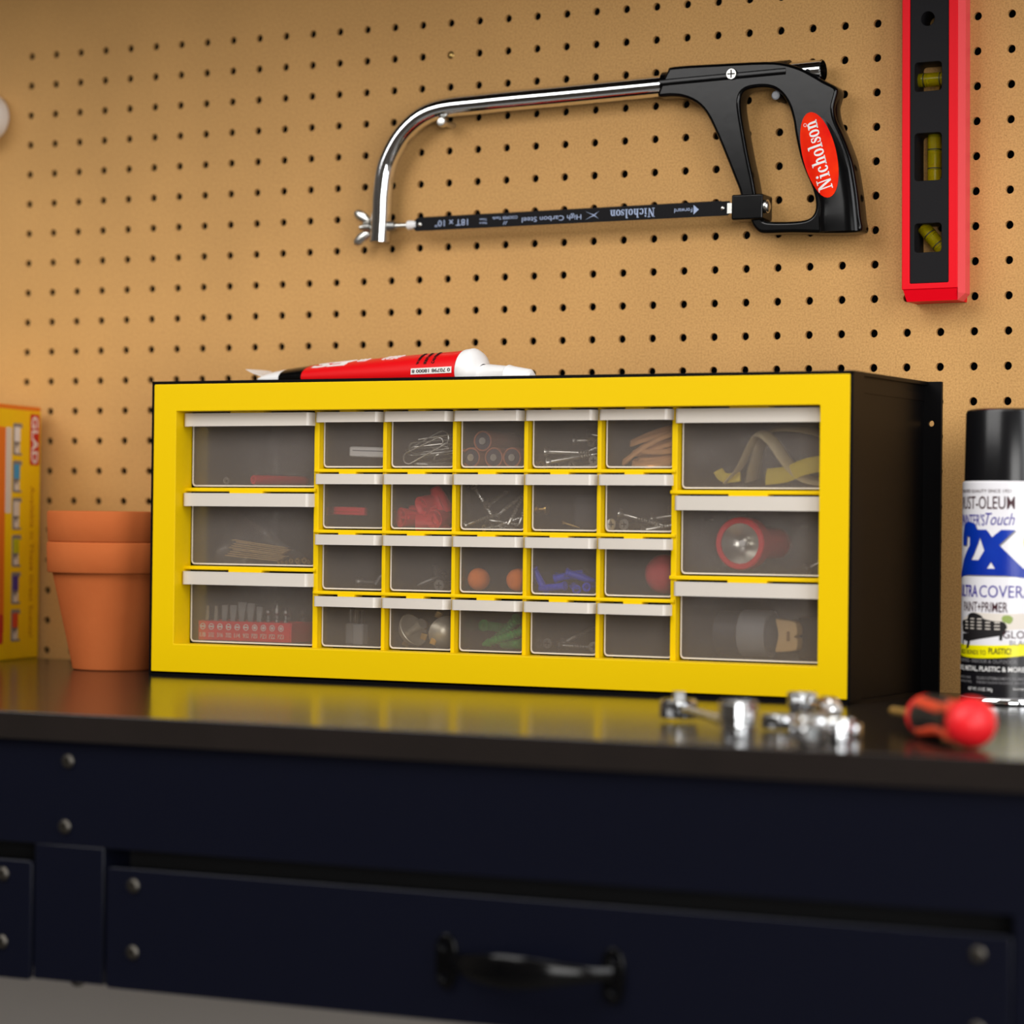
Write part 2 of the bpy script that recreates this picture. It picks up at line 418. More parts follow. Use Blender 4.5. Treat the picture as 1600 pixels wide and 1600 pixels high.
# pegboard with real holes
def pegboard():
    mb = MB(); R0 = 0.122; th = 0.13; n = 16
    c0, c1 = 0, 43; r0, r1 = 0, 20
    hx = 0.5
    for c in range(c0, c1 + 1):
        for r in range(r0, r1 + 1):
            cx, cz = c, Z0 - r
            ring = [(R0 * math.cos(2 * PI * k / n + PI / 4), R0 * math.sin(2 * PI * k / n + PI / 4)) for k in range(n)]
            vs = [(cx + a, 0, cz + b) for a, b in ring] + [(cx + a, th, cz + b) for a, b in ring]
            vs += [(cx + hx * a, 0, cz + hx * b) for a, b in ((1, 1), (-1, 1), (-1, -1), (1, -1))]
            fs = [(k, (k + 1) % n, n + (k + 1) % n, n + k) for k in range(n)]
            q = n // 4
            for s_ in range(4):
                k = s_ * q
                fs.append([2 * n + s_] + [2 * n + (s_ + 1) % 4] + [(k + j) % n for j in range(q, -1, -1)])
            mb.add(vs, fs)
    X0, X1 = c0 - .5, c1 + .5; ZT, ZB = Z0 + .5, Z0 - r1 - .5
    L, Rr, TT, BB = -5, 46, 25.2, -0.6
    for a in ((L, X0, BB, TT), (X1, Rr, BB, TT), (X0, X1, ZT, TT), (X0, X1, BB, ZB)):
        if a[3] > a[2]:
            mb.add([(a[0], 0, a[2]), (a[1], 0, a[2]), (a[1], 0, a[3]), (a[0], 0, a[3])], [(0, 1, 2, 3)])
    mb.add([(L, 0, BB), (L, th, BB), (L, th, TT), (L, 0, TT)], [(0, 1, 2, 3)])
    mb.add([(Rr, 0, BB), (Rr, th, BB), (Rr, th, TT), (Rr, 0, TT)], [(0, 1, 2, 3)])
    mb.add([(L, 0, TT), (Rr, 0, TT), (Rr, th, TT), (L, th, TT)], [(0, 1, 2, 3)])
    o = mb.build('pegboard', 'board', M=WALL @ T(0, 0, 0))
    tag(o, 'tan hardboard pegboard with rows of round holes covering the wall above the bench', 'pegboard')
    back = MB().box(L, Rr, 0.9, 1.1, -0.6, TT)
    k = back.build('gap_shade', 'cavity', parent=o)  # near-black sheet stands in for the shade behind the holes
pegboard()
# unseen shelf added just out of frame to shade the top of the board
sh = thing('shade_shelf', 'dark unseen shelf added above the pegboard to shade its top', 'shelf', T(20, -4.2, 24.4))
MB().box(-30, 30, -8.0, 4.0, 0, 0.8, b=0.06).build('board', 'slab', sh)
for x in (-24, 0, 24): MB().box(x - .2, x + .2, -3.4, 3.9, -0.3, 0.0, b=.04).build('bracket', 'blackp', sh)

# ================================================================== WORKBENCH
bench = thing('workbench', 'navy metal workbench with black top and riveted drawer fronts', 'workbench', T(20, -11.5, 0))
BM = T(-20, 11.5, 0)     # bench-local from world
def bpart(mb, name, m, par=None, origin=None):
    if origin is None: return mb.xf(BM).build(name, m, par or bench)
X0b, X1b = -14.0, 41.85
mb = MB().box(X0b, X1b, -22.5, -0.75, -0.66, 0.0, b=0.03)
bpart(mb, 'benchtop', 'slab')
bpart(MB().box(X0b + .1, 41.0, -22.3, -22.15, -3.15, -0.67, b=0.03), 'apron', 'navy')
post = MB()
bpart(MB().box(16.87, 18.86, -22.3, -21.0, -6.38, -3.14, b=0.03), 'divider_post', 'navy')
bpart(MB().box(40.93, 41.8, -22.3, -20.5, -6.6, -.67, b=0.02), 'end_post', 'navy')
bpart(MB().box(X0b + .2, 41.0, -21.2, -1.2, -6.3, -0.67), 'carcass', 'cavity')
def dome_bolt(x, z, y=-22.3, r=0.17):
    k = MB(); k.lathe([(0.0, -0.02), (0.07, -0.02), (0.075, -0.09), (0.12, -0.085), (r, -0.03), (r, 0.0)], 20, 'y', (x, y, z))
    return k
for x, z in ((17.81, -1.14), (17.74, -2.7)): bpart(dome_bolt(x, z), 'bolt', 'bolt')
bpart(MB().sphere((17.95, -22.0, -6.42), 0.14, sc=(1.3, 1, .8)), 'bolt', 'bolt')
for zz in (-36,):
    for x in (X0b + 1.5, 40.2): 
        for y in (-20.5, -2.5): bpart(MB().box(x - .7, x + .7, y - .7, y + .7, zz, -6.3, b=.05), 'leg', 'navy')
def bench_drawer(x0, x1, holes):
    d = bpart(extr([rrect(x0, x1, -6.42, -3.57, 0.12)], -22.34, -22.2, 0.03), 'drawer', 'navy')
    for x, z in holes: dome_bolt(x, z, -22.34).xf(BM).build('bolt', 'bolt', d)
    return d
bench_drawer(X0b + .3, 16.82, [(15.98, -3.93), (15.97, -5.56)])
dm = bench_drawer(18.97, 40.9, [(19.74, -3.97), (19.74, -5.53), (40.2, -3.98), (40.2, -5.5)])
# cup bow handle: two plates and a broad leaf-shaped bar
hd = MB()
for x in (28.1, 32.15):
    lp = catmull([(x - .22, -5.5), (x, -5.68), (x + .2, -5.5), (x + .26, -5.05), (x + .2, -4.62), (x, -4.45), (x - .22, -4.62), (x - .26, -5.05)], 5)
    hs = [circle(x + (-.07 if x < 30 else .02), -4.72, .075, 12), circle(x + (-.07 if x < 30 else .02), -5.4, .075, 12)]
    e = extr([lp] + hs, -22.46, -22.34, .03); hd.add(e.v, e.f, 0, True)
nn = 18; vs = []
for i in range(nn + 1):
    t = i / nn; x = 28.15 + 4.0 * t; y = -22.42 - 0.95 * math.sin(PI * t) ** 0.8
    h = 0.16 + 0.2 * math.sin(PI * min(1, t * 1.05)) ** 1.5
    for k in range(12):
        a = 2 * PI * k / 12; vs.append((x, y + 0.06 * math.cos(a), -5.02 + h * math.sin(a)))
hd.add(vs, [(i * 12 + k, i * 12 + (k + 1) % 12, (i + 1) * 12 + (k + 1) % 12, (i + 1) * 12 + k) for i in range(nn) for k in range(12)], 0, True)
hd.xf(BM).build('handle', 'blackg', dm, ang=60)

# ================================================================== STORAGE CABINET
cab = thing('storage_cabinet', 'yellow-fronted black cabinet of frosted small-parts drawers on the bench', 'cabinet', CAB @ T(11, 3, 0))
CM = T(-11, -3, 0)
def cpart(mb, name, m, par=None): return mb.xf(CM).build(name, m, par or cab)
W, H, D = 22.13, 8.743, 5.9
c = MB()
c.box(0.0, W, 0.0, D, 0.0, 0.09)                          # bottom
c.box(0.0, 0.09, 0.0, D, 0.09, H - .0)                    # left
c.box(0.1, W - .1, 0.5, D, 8.2, 8.42)                      # sunken top
c.box(0.0, W, 0.0, 0.11, H - .09, H)                      # front lip of the top
c.box(0.0, W - .12, 0.1, 0.5, 8.2, H - .02)
c.box(W - .25, W - .13, 0.76, D, 0.09, H - .02)             # right side, set in
c.box(W - .08, W, 0.0, 0.8, 0.0, H)                      # right front rim
c.box(W - .15, W - .02, 0.78, D, 0.0, 0.1)
c.box(W - .15, W - .02, 0.78, D, H - .1, H)
cpart(c, 'housing', 'blackp')
fl = extr([rrect(W - .2, 22.52, 0.0, H, 0.03), circle(22.22, 7.57, 0.085, 16)], D, D + .12, 0.01)
cpart(fl, 'mounting_flange', 'blackp')
cpart(MB().box(.09, W - .2, D - .1, D, .05, 8.4), 'back_panel', 'inner')
# yellow face frame
f = extr([rrect(.085, 22.045, .135, 8.655, .04), rrect(.88, 21.21, .97, 7.85, .03)], -0.02, 0.85, 0.025)
cpart(f, 'face_frame', 'yellow')
VD = [5.39 + 2.277 * k for k in range(6)]                  # upright dividers
LH = [5.545, 3.225]                                        # shelves, wide drawers
SH = [6.115, 4.355, 2.58]                                  # shelves, small drawers
RD = 0.58
for i, x in enumerate(VD):
    hw = .085 if i in (0, 5) else .062
    cpart(MB().box(x - hw, x + hw, RD, 1.5, .9, 7.9, b=.025), 'upright_divider', 'yellow')
for z in LH:
    cpart(MB().box(.85, VD[0] + .02, RD - .07, 1.5, z - .055, z + .055, b=.03), 'shelf_strip', 'yellow')
    cpart(MB().box(VD[5] - .1, 21.24, RD - .07, 1.5, z - .055, z + .055, b=.03), 'shelf_strip', 'yellow')
for z in SH:
    cpart(MB().box(VD[0] - .05, VD[5] + .06, RD - .07, 1.5, z - .05, z + .05, b=.03), 'shelf_strip', 'yellow')
LT = [7.85, LH[0] - .055, LH[1] - .055]; LB = [LH[0] + .055, LH[1] + .055, .97]
ST = [7.85] + [z - .05 for z in SH]; SB = [z + .05 for z in SH] + [.97]
CELLS = []   # (u0, u1, floor, top, wide)
for k in range(3): CELLS.append((.88, VD[0] - .085, LB[k], LT[k], 1))
for r in range(4):
    for k in range(5): CELLS.append((VD[k] + .062, VD[k + 1] - .062, SB[r], ST[r], 0))
for k in range(3): CELLS.append((VD[5] + .085, 21.21, LB[k], LT[k], 1))
def drawer_mesh(w, h):
    """open tray, origin at its lower left front corner"""
    t = .05; dp = 4.6
    o = MB(); g = .04
    e = extr([rrect(g, w - g, g, h - .1, .12)], 0, .045, .012)
    for fc in e.f: o.add([e.v[i] for i in fc], [tuple(range(len(fc)))], 0 if sum(e.v[i].y for i in fc) / len(fc) < .02 else 2, False)
    o.box(g + .03, w - g - .03, .0, dp, g, g + .05, 1)
    o.box(g + .01, g + .06, .05, dp, g + .06, h - .16, 1); o.box(w - g - .06, w - g - .01, .05, dp, g + .06, h - .16, 1)
    o.box(g + .06, w - g - .06, dp - .05, dp, g + .06, h - .16, 1)
    # moulded bead that frames the panel
    bead = extr([rrect(g, w - g, g, h - .1, .12), rrect(g + .045, w - g - .045, g + .045, h - .12, .09)], -.018, 0.0, .008)
    return o, bead
def lip_mesh(w, h, wide):
    hh = .40 if wide else .31; o = MB()
    a = -.52; y1 = -.01; ex = .06
    arc = lambda cx, sg, g=0: [(cx + sg * (.2 - g) * math.sin(math.radians(t)), y1 + (a + g - y1) * math.cos(math.radians(t))) for t in (0, 12, 25, 40, 55, 72, 90)]
    xl, xr = -ex + .2, w + ex - .2
    lp = arc(xl, -1)[::-1] + arc(xr, 1)
    n = len(lp); z0, z1 = h - hh - .035, h - .05
    vs = [(x, y, z) for z in (z0, z0 + .02, z1 - .02, z1) for x, y in lp]
    fs = []
    for j in range(3):
        for i in range(n - 1): fs.append((j * n + i, j * n + i + 1, (j + 1) * n + i + 1, (j + 1) * n + i))
    fs.append(list(range(3 * n, 4 * n)))
    o.add(vs, fs, 0, True)
    # inner skin gives the lip its thickness
    tk = .05
    lp2 = arc(xl, -1, tk)[::-1] + arc(xr, 1, tk)
    m_ = len(lp2); vs2 = [(x, y, z) for z in (z0, z1 - tk) for x, y in lp2]
    fs2 = [(i, i + 1, m_ + i + 1, m_ + i)[::-1] for i in range(m_ - 1)] + [list(range(m_, 2 * m_))]
    o.add(vs2, fs2, 0, True)
    o.add([(x, y, z0) for x, y in lp + lp2], [(i, i + 1, n + i + 1, n + i) for i in range(n - 1)])
    return o
cache = {}
for (u0, u1, z0, z1, wide) in CELLS:
    w_, h_ = u1 - u0, z1 - z0
    key = (round(w_, 2), round(h_, 2))
    if key not in cache:
        t_, bead = drawer_mesh(w_, h_)
        d = t_.build('drawer', ['tray', 'trayb', 'trayc'], cab); cache[key] = [d.data]
        p1 = bead.build('edge_bead', 'lip', d); p2 = lip_mesh(w_, h_, wide).build('pull_lip', 'lip', d)
        cache[key] += [p1.data, p2.data]
        tb = MB().box(w_ * .38, w_ * .62, -.2, .0, h_ - .05, h_ + .01); p3 = None
    else:
        d = put('drawer', cache[key][0], cab)
        put('edge_bead', cache[key][1], d); put('pull_lip', cache[key][2], d)
    d.location = Vector((u0 - 11, .82 - 3, z0)) * S
    cpart(MB().box(u0 + w_ * .36, u0 + w_ * .62, RD - .12, .9, z1 - .05, z1 + .02), 'catch_tab', 'yellow')
WF = .88      # depth of the inner face of the drawer fronts
def CP(u, v, w=WF): return Vector((u, w, v))
def CI(p, q, roll=0): return CAB @ along(p, q, roll)   # item lying from p to q inside the cabinet
def CT(u, v, w): return CAB @ T(u, w, v)

# ================================================================== DRAWER CONTENTS
fl_ = lambda z: z + .1
LF = [fl_(z) for z in LB]; SF = [fl_(z) for z in SB]
def screw_mesh(L, hr, r, name, m, pan=False, thread=0.62):
    o = MB()
    pr = [(0.0, 0.02), (hr * .35, 0.02), (hr * .35, 0.0), (hr, 0.0 if not pan else .05)]
    if pan: pr += [(hr, .1), (r, .12)]
    else: pr += [(hr * .97, .03), (r, hr * .9)]
    x = pr[-1][1]; xs = L * (1 - thread)
    pr.append((r, max(x, xs)))
    x = max(x, xs)
    while x < L - .18:
        pr += [(r * 1.25, x + .03), (r * .85, x + .06)]; x += .075
    pr += [(r * .7, L - .12), (0.005, L)]
    o.lathe(pr, 12, 'x')
    # cross recess
    o.box(-.005, .012, -hr * .55, hr * .55, -hr * .1, hr * .1, 1); o.box(-.005, .012, -hr * .1, hr * .1, -hr * .55, hr * .55, 1)
    return o
def scatter(name, mbf, mats, items, cat, group, label=None):
    """items: (p, q, roll, label or None); the first builds the mesh, the rest copy it"""
    first = None
    for p, q, roll, lb in items:
        if first is None: first = mbf().build(name, mats, M=CI(p, q, roll)); o = first
        else: o = copy_tree(first, CI(p, q, roll))
        tag(o, lb or label, cat, group)
# -- left column, top: grommet and crayon
o = MB().lathe([(.055, 0), (.1, 0), (.115, .03), (.1, .06), (.055, .06), (.055, 0)], 20, 'y').build('washer', 'zinc', M=CT(2.0, LF[0] + .12, WF + .12))
tag(o, 'tiny steel ring standing in the top left wide drawer', 'ring')
cr = thing('marker_cap', 'red plastic tube lying in the top left wide drawer', 'tube', CI(CP(2.95, LF[0] + .15, 1.0), CP(3.7, LF[0] + .15, 3.0)))
MB().lathe([(.08, .02), (.085, 0), (.13, 0), (.14, .03), (.14, 1.9), (.1, 2.0), (0, 2.0)], 20, 'x').build('barrel', 'redpl', cr)
MB().lathe([(.08, .02), (.07, .12), (0, .13)], 16, 'x').build('core', 'redball', cr)
# -- left column, middle: craft sticks, bag, beads
st = MB().box(0, 1.75, -.12, .12, -.012, .012, b=.005)
g = 'thin pale sticks stacked in the left middle drawer'
first = None
for k in range(9):
    M = CI(CP(1.86 + .05 * ((k * 5) % 4) + .03 * k, LF[1] + .22 + .058 * k, 1.3 + .04 * (k % 2)), CP(3.6, LF[1] + .08 + .052 * k, 1.5))
    if first is None: first = st.build('craft_stick', 'wood', M=M); o = first
    else: o = copy_tree(first, M)
    tag(o, 'thin pale stick, ' + ['lowest', 'second lowest', 'third from the bottom', 'fourth from the bottom', 'middle one', 'fourth from the top', 'third from the top', 'second from the top', 'topmost'][k] + ' of the bundle in the left middle drawer', 'stick', g)
bg = MB(); n = 14; vs = []
for i in range(n + 1):
    for j in range(n + 1):
        a, b_ = i / n, j / n
        x = 1.05 + 3.2 * a; top = LF[1] + 1.55 - 1.45 * max(0, a - .35) / .65
        z = LF[1] + (top - LF[1]) * b_
        y = 2.0 + .5 * math.sin(4 * a + 3 * b_) * b_ + .12 * math.sin(17 * a - 9 * b_)
        vs.append((x, y, z))
bg.add(vs, [(i * (n + 1) + j, (i + 1) * (n + 1) + j, (i + 1) * (n + 1) + j + 1, i * (n + 1) + j + 1) for i in range(n) for j in range(n)], 0, True)
bg.add([v + Vector((0, .06, 0)) for v in bg.v], [q[::-1] for q in bg.f], 0, True)
tag(bg.build('plastic_bag', 'bag', M=CAB, ang=180), 'crumpled grey see-through bag behind the sticks', 'bag')
bd = None
for k, (u, r) in enumerate([(3.86, .035), (3.98, .05), (4.13, .05), (4.28, .09), (4.5, .1), (4.74, .11), (4.9, .07)]):
    mbx = MB().lathe([(.35, -.8), (.8, -.8), (1, -.4), (1, .4), (.8, .8), (.35, .8), (.35, -.8)], 16, 'y')
    M = CT(u, LF[1] + r + .0, WF + .12 + r) @ Matrix.Scale(r, 4)
    if bd is None: bd = mbx.build('bead', 'brass', M=M); o = bd
    else: o = copy_tree(bd, M)
    tag(o, ['smallest gold bead, leftmost', 'second gold bead from the left', 'third gold bead from the left', 'fourth gold bead from the left', 'fifth gold bead from the left', 'largest gold bead, second from the right', 'last gold bead, rightmost'][k] + ', at the front of the left middle drawer', 'bead', 'gold beads in the left middle drawer')
# -- left column, bottom: driver bit set
bs = thing('bit_holder', 'red holder of screwdriver bits in the bottom left wide drawer', 'holder', CT(1.12, LF[2], WF + .05))
MB().box(0, 3.2, 0, .5, 0, .58, b=.02).build('front_rail', 'redpl', bs)
MB().box(0, 3.2, 1.0, 1.5, 0, .58, b=.02).build('rear_rail', 'redpl', bs)
MB().box(.02, 3.18, .5, 1.0, 0, .3, b=.02).build('floor_strip', 'redpl', bs)
MB().box(3.2, 3.26, 0, 1.5, 0, .58, b=.02).build('end_wall', 'redpl', bs)
names = ['1/8', '3/32', '3/16', '7/32', '1/4', '9/32', 'PZ0', 'PZ1', 'PZ2', 'PZ3']
lt = MB()
for k, s_ in enumerate(names):
    x = .16 + .305 * k
    t_ = fit_text(s_, x - .1, x + .1, .1, .23, bold=.0); lt = join(lt, t_)
    rg = extr([circle(x, .41, .095, 18), circle(x, .41, .072, 18)], -.008, .002); lt = join(lt, rg)
    if k < 6: lt.box(x - .07, x + .07, -.008, .002, .39, .43)
    else: lt = join(lt, extr([circle(x, .41, .045, 12)], -.008, .002))
lt.build('lettering', 'white', bs)
first = None
for k in range(10):
    x = .17 + .305 * k
    hgt = [1.02, 1.02, 1.05, 1.05, 1.15, 1.12, 1.02, .95, 1.15, 1.02][k]
    o = MB(); wd = [.05, .05, .1, .12, .14, .13, .1, .06, .07, .07][k]
    if k < 7:
        o.add([(x - .07, .2, .5), (x + .07, .2, .5), (x + .07, .3, .5), (x - .07, .3, .5), (x - wd, .24, hgt - .1), (x + wd, .24, hgt - .1), (x + wd, .27, hgt - .1), (x - wd, .27, hgt - .1),
               (x - wd, .245, hgt), (x + wd, .245, hgt), (x + wd, .265, hgt), (x - wd, .265, hgt)],
              [(0, 1, 5, 4), (1, 2, 6, 5), (2, 3, 7, 6), (3, 0, 4, 7), (4, 5, 9, 8), (5, 6, 10, 9), (6, 7, 11, 10), (7, 4, 8, 11), (8, 9, 10, 11)])
    else:
        o.lathe([(.07, .5), (.07, .65), (.04, .68), (.04, .78), (.09, .85), (.09, .92), (.01, hgt)], 8, 'z', (x, .25, 0), smooth=False)
    o.build('driver_bit', 'steel', bs)
for k in range(5):
    MB().lathe([(.07, .5), (.07, .65), (.05, .7), (.09, .82), (.01, 1.0)], 6, 'z', (.9 + .5 * k, 1.25, 0), smooth=False).build('driver_bit', 'steel', bs)

def cell(r, k): return VD[k] + .062, SF[r]
# -- row 1
u, z = cell(0, 0)
o = thing('chalk_clip', 'short white plastic bar in the first small drawer of the top row', 'bar', CT(5.98, z + .28, WF + .55) @ RY(.03))
MB().box(0, 1.2, 0, .25, 0, .3, b=.05).build('bar', 'whitepl', o)
MB().box(.12, 1.2, -.012, .02, .17, .2).build('groove', 'greyb', o)
def clip_mesh():
    o = MB(); L = 1.75; a = .2; b = .13; pts = []
    arc = lambda cx, cz, r, t0, t1, n=7: [(cx + r * math.cos(math.radians(t0 + (t1 - t0) * i / n)), 0, cz + r * math.sin(math.radians(t0 + (t1 - t0) * i / n))) for i in range(n + 1)]
    pts += [(.55, 0, -a + .06)] ; pts += arc(L - .35, -a + .06 + b, b, -90, 90); pts += arc(.32, 0.02, .17, 90, 270)[0:]
    pts += arc(L - .2, .05, .2, -90, 90); pts += [(.5, 0, .25)]
    o.tube(pts, .02, 8); return o
g = 'steel paper clips piled in the second small drawer of the top row'
its = [((7.95, 6.33, 1.0), (9.4, 7.05, 1.02), 0), ((7.9, 6.72, 1.35), (9.5, 6.95, 1.5), .3), ((8.2, 6.95, 2.0), (9.6, 6.8, 2.1), .4), ((7.9, 6.62, 1.2), (9.5, 6.78, 1.3), 1.0),
       ((8.1, 6.4, 1.7), (9.5, 6.6, 1.5), 1.2), ((7.95, 6.33, 1.5), (9.4, 6.36, 2.2), 1.5), ((8.8, 6.5, 1.2), (9.6, 6.33, 2.4), .6), ((8.2, 6.3, 1.1), (9.3, 6.3, 1.9), 1.5), ((8.6, 6.7, 2.3), (9.4, 7.1, 3.2), .4)]
scatter('paper_clip', clip_mesh, 'zinc', [(CP(p[0], p[1], p[2]), CP(q[0], q[1], q[2]), r, 'long steel paper clip lying nearest the front of the clip drawer' if i == 0 else None) for i, (p, q, r) in enumerate(its)], 'paper clip', g,
        'steel paper clip in the heap in the second small drawer')
g = 'batteries standing end-on in the third small drawer of the top row'
batt = None
for (u_, v_, w_, lb) in ((10.60, 6.97, 1.05, 'battery lying on top of the three others, end towards the viewer'), (10.26, 6.50, 1.0, 'bottom left battery of the pile in the top row'),
                     (10.99, 6.50, 1.0, 'bottom middle battery of the pile in the top row'), (11.57, 6.50, 1.0, 'bottom right battery of the pile in the top row')):
    M = CT(u_, v_, w_)
    if batt is None:
        batt = thing('battery', lb, 'battery', M, g)
        MB().lathe([(.235, .03), (.25, 0), (.285, 0), (.295, .03), (.295, 1.85), (.26, 1.9), (0, 1.9)], 28, 'y').build('case', 'batt', batt)
        MB().lathe([(0, .0), (.1, 0.0), (.1, .04)], 20, 'y', (0, -.03, 0)).build('terminal', 'zinc', batt)
        MB().lathe([(.1, .02), (.24, .02)], 24, 'y').build('end_disc', 'battd', batt)
    else: copy_tree(batt, M, lb)
lab = 'shiny steel screw in the heap in the fourth small drawer of the top row'
its = [((12.62, 6.66, 1.0), (14.0, 6.62, 1.3), 0, 'upper of the two bright long screws at the front of the fourth top drawer'),
       ((12.7, 6.36, 1.0), (14.0, 6.58, 1.15), 0, 'lower of the two bright long screws at the front of the fourth top drawer'),
       ((14.12, 6.42, 1.0), (14.0, 6.5, 2.4), 0, 'screw showing its round head at the right of the fourth top drawer'),
       ((13.1, 7.0, 1.8), (14.1, 7.02, 2.2), 0, None), ((13.8, 6.95, 1.5), (14.1, 6.9, 2.6), 0, None), ((12.9, 6.3, 1.2), (13.7, 6.75, 1.9), 0, None),
       ((13.3, 7.2, 2.3), (14.2, 7.05, 2.8), 0, None), ((12.6, 6.3, 1.6), (13.4, 6.3, 2.4), 0, None), ((13.4, 6.28, 1.1), (13.9, 6.5, 2.3), 0, None), ((12.45, 6.28, 1.1), (12.9, 6.6, 2.3), 0, None)]
scatter('screw', lambda: screw_mesh(1.5, .14, .065, 's', None, thread=.35), ['zinc', 'ink'], [(CP(*a), CP(*b), c_, d_) for a, b, c_, d_ in its], 'screw', 'shiny screws in the fourth small drawer of the top row', lab)
# rubber bands
for k in range(9):
    pts = []
    L1 = [(14.95, 6.35, 1.2, 16.5, 7.2), (15.05, 6.9, 1.5, 16.5, 7.3), (15.3, 6.35, 1.1, 16.5, 6.5), (15.2, 6.6, 1.3, 16.5, 6.95), (15.5, 6.75, 1.15, 16.55, 6.75), (15.35, 6.32, 1.6, 16.4, 6.36), (15.1, 6.5, 1.9, 16.3, 7.25), (15.4, 6.45, 1.25, 16.5, 6.6), (15.6, 6.34, 1.05, 16.5, 6.4)][k]
    x0_, z0_, w0_, x1_, z1_ = L1
    for i in range(24):
        a = 2 * PI * i / 24; t = .5 - .5 * math.cos(a); sd = math.sin(a)
        pts.append((x0_ + (x1_ - x0_) * t, w0_ + .25 * sd + .12 * t, z0_ + (z1_ - z0_) * (1 - (1 - t) ** 1.6) + .10 * sd))
    o = MB().tube(pts, .085, 8, closed=True, flat=.4, upv=(0, 0.5, 1)).build('rubber_band', 'band', M=CAB)
    tag(o, ['tan rubber band hanging out to the lower left of the tangle', 'topmost tan rubber band of the tangle'][k] if k < 2 else 'tan rubber band in the middle of the tangle in the last top drawer', 'rubber band', 'tan rubber bands in the last small drawer of the top row')
# -- row 2
u, z = cell(1, 0)
o = thing('red_clip', 'slim red plastic bar in the first small drawer of the second row', 'bar', CT(5.5, z + .34, WF + .45) @ RY(.02))
MB().box(0, 1.08, 0, .2, 0, .24, b=.04).build('bar', 'redpl', o)
MB().box(.06, .95, -.012, .02, .08, .11).build('groove', 'boxr', o)
def nut():
    o = MB(); o.lathe([(.19, .5), (.17, .1), (.25, 0), (.29, 0), (.27, .25), (.24, .45), (.15, .8), (.07, .84), (0, .84)], 20, 'x')
    o.box(.1, .5, -.34, .34, -.04, .04); return o
its = [((7.98, 4.78, 1.0), (8.4, 4.74, 1.7), 0, 'red wire connector at the lower left of the heap, mouth to the front'), ((8.6, 5.1, 1.1), (8.92, 5.32, 1.8), .4, 'red wire connector lying on top of the heap'),
       ((9.08, 4.74, 1.0), (9.2, 4.78, 1.8), 1, 'red wire connector at the lower right of the heap, mouth to the front'), ((8.4, 4.62, 1.2), (8.9, 4.62, 1.4), 0, None), ((8.0, 4.85, 1.6), (8.9, 4.9, 1.8), 0, None), ((9.12, 4.9, 1.6), (8.84, 5.62, 1.5), 0, None)]
scatter('wire_connector', nut, 'redpl', [(CP(*a), CP(*b), c_, d_) for a, b, c_, d_ in its], 'wire connector', 'red wire connectors in the second small drawer of the second row', 'red wire connector in the middle of the heap')
its = [((10.12, 4.58, 1.0), (11.1, 4.92, 1.15), 0, 'wood screw lying lowest at the front of the long-screw drawer'), ((11.4, 4.52, 1.05), (11.85, 5.7, 1.5), 0, 'wood screw standing steeply at the right of the long-screw drawer'),
       ((11.7, 4.52, 1.2), (11.9, 5.75, 1.7), 0, None), ((10.2, 5.7, 1.3), (10.5, 4.75, 2.0), 0, None), ((10.75, 5.15, 1.1), (10.9, 5.6, 2.2), 0, None), ((10.85, 4.85, 1.5), (11.6, 5.5, 1.8), 0, None),
       ((10.6, 4.75, 1.3), (11.4, 4.6, 1.9), 0, None), ((11.2, 4.55, 1.2), (10.9, 4.75, 2.2), 0, None), ((10.4, 5.3, 1.6), (10.2, 4.6, 2.4), 0, None), ((10.9, 4.5, 1.1), (11.5, 4.8, 1.7), 0, None), ((10.7, 4.5, 1.0), (11.2, 4.52, 2.0), 0, None)]
scatter('wood_screw', lambda: screw_mesh(1.15, .11, .05, 's', None, thread=.75), ['zinc', 'ink'], [(CP(*a), CP(*b), c_, d_) for a, b, c_, d_ in its], 'screw', 'wood screws in the third small drawer of the second row', 'zinc wood screw in the heap in the third drawer of the second row')
o = MB().lathe([(0, -.12), (.05, -.12), (.12, -.05), (.12, 0), (.05, .03), (.05, .2), (.13, .22), (.13, .28), (0, .3)], 18, 'x').build('rivet', 'brass', M=CT(12.42, 5.05, WF + .16))
tag(o, 'small brass rivet at the left of the fourth drawer of the second row', 'rivet')
o = MB().box(0, 1.1, 0, .9, 0, .95, b=.06).build('dark_box', 'darkobj', M=CT(13.1, SF[1], 1.9)); tag(o, 'dark box at the back of the fourth drawer of the second row', 'box')
o = screw_mesh(.5, .05, .03, 's', None).build('brass_screw', ['brass', 'ink'], M=CI(CP(13.1, SF[1] + .18, 1.2), CP(13.5, SF[1] + .06, 1.3))); tag(o, 'thin brass screw on the floor of the fourth drawer of the second row', 'screw')
its = [((14.72, 4.65, .93), (14.9, 4.6, 2.3), 0, 'screw at the far left whose cross-slot head faces front, second row last drawer'), ((15.1, 4.65, .95), (15.3, 4.6, 2.3), 0, 'second cross-slot screw head facing front, second row last drawer'),
       ((14.86, 4.95, 1.15), (16.0, 4.66, 1.4), 0, 'screw lying aslant over the two front-facing heads'), ((15.65, 4.82, 1.6), (16.5, 4.95, 1.9), 0, None), ((15.5, 4.5, 1.2), (16.4, 4.66, 1.7), 0, None), ((15.9, 5.02, 2.2), (16.5, 4.9, 2.6), 0, None)]
scatter('machine_screw', lambda: screw_mesh(1.3, .16, .06, 's', None, thread=.6), ['zinc', 'ink'], [(CP(*a), CP(*b), c_, d_) for a, b, c_, d_ in its], 'screw', 'screws in the last small drawer of the second row', 'screw at the back of the last drawer of the second row')
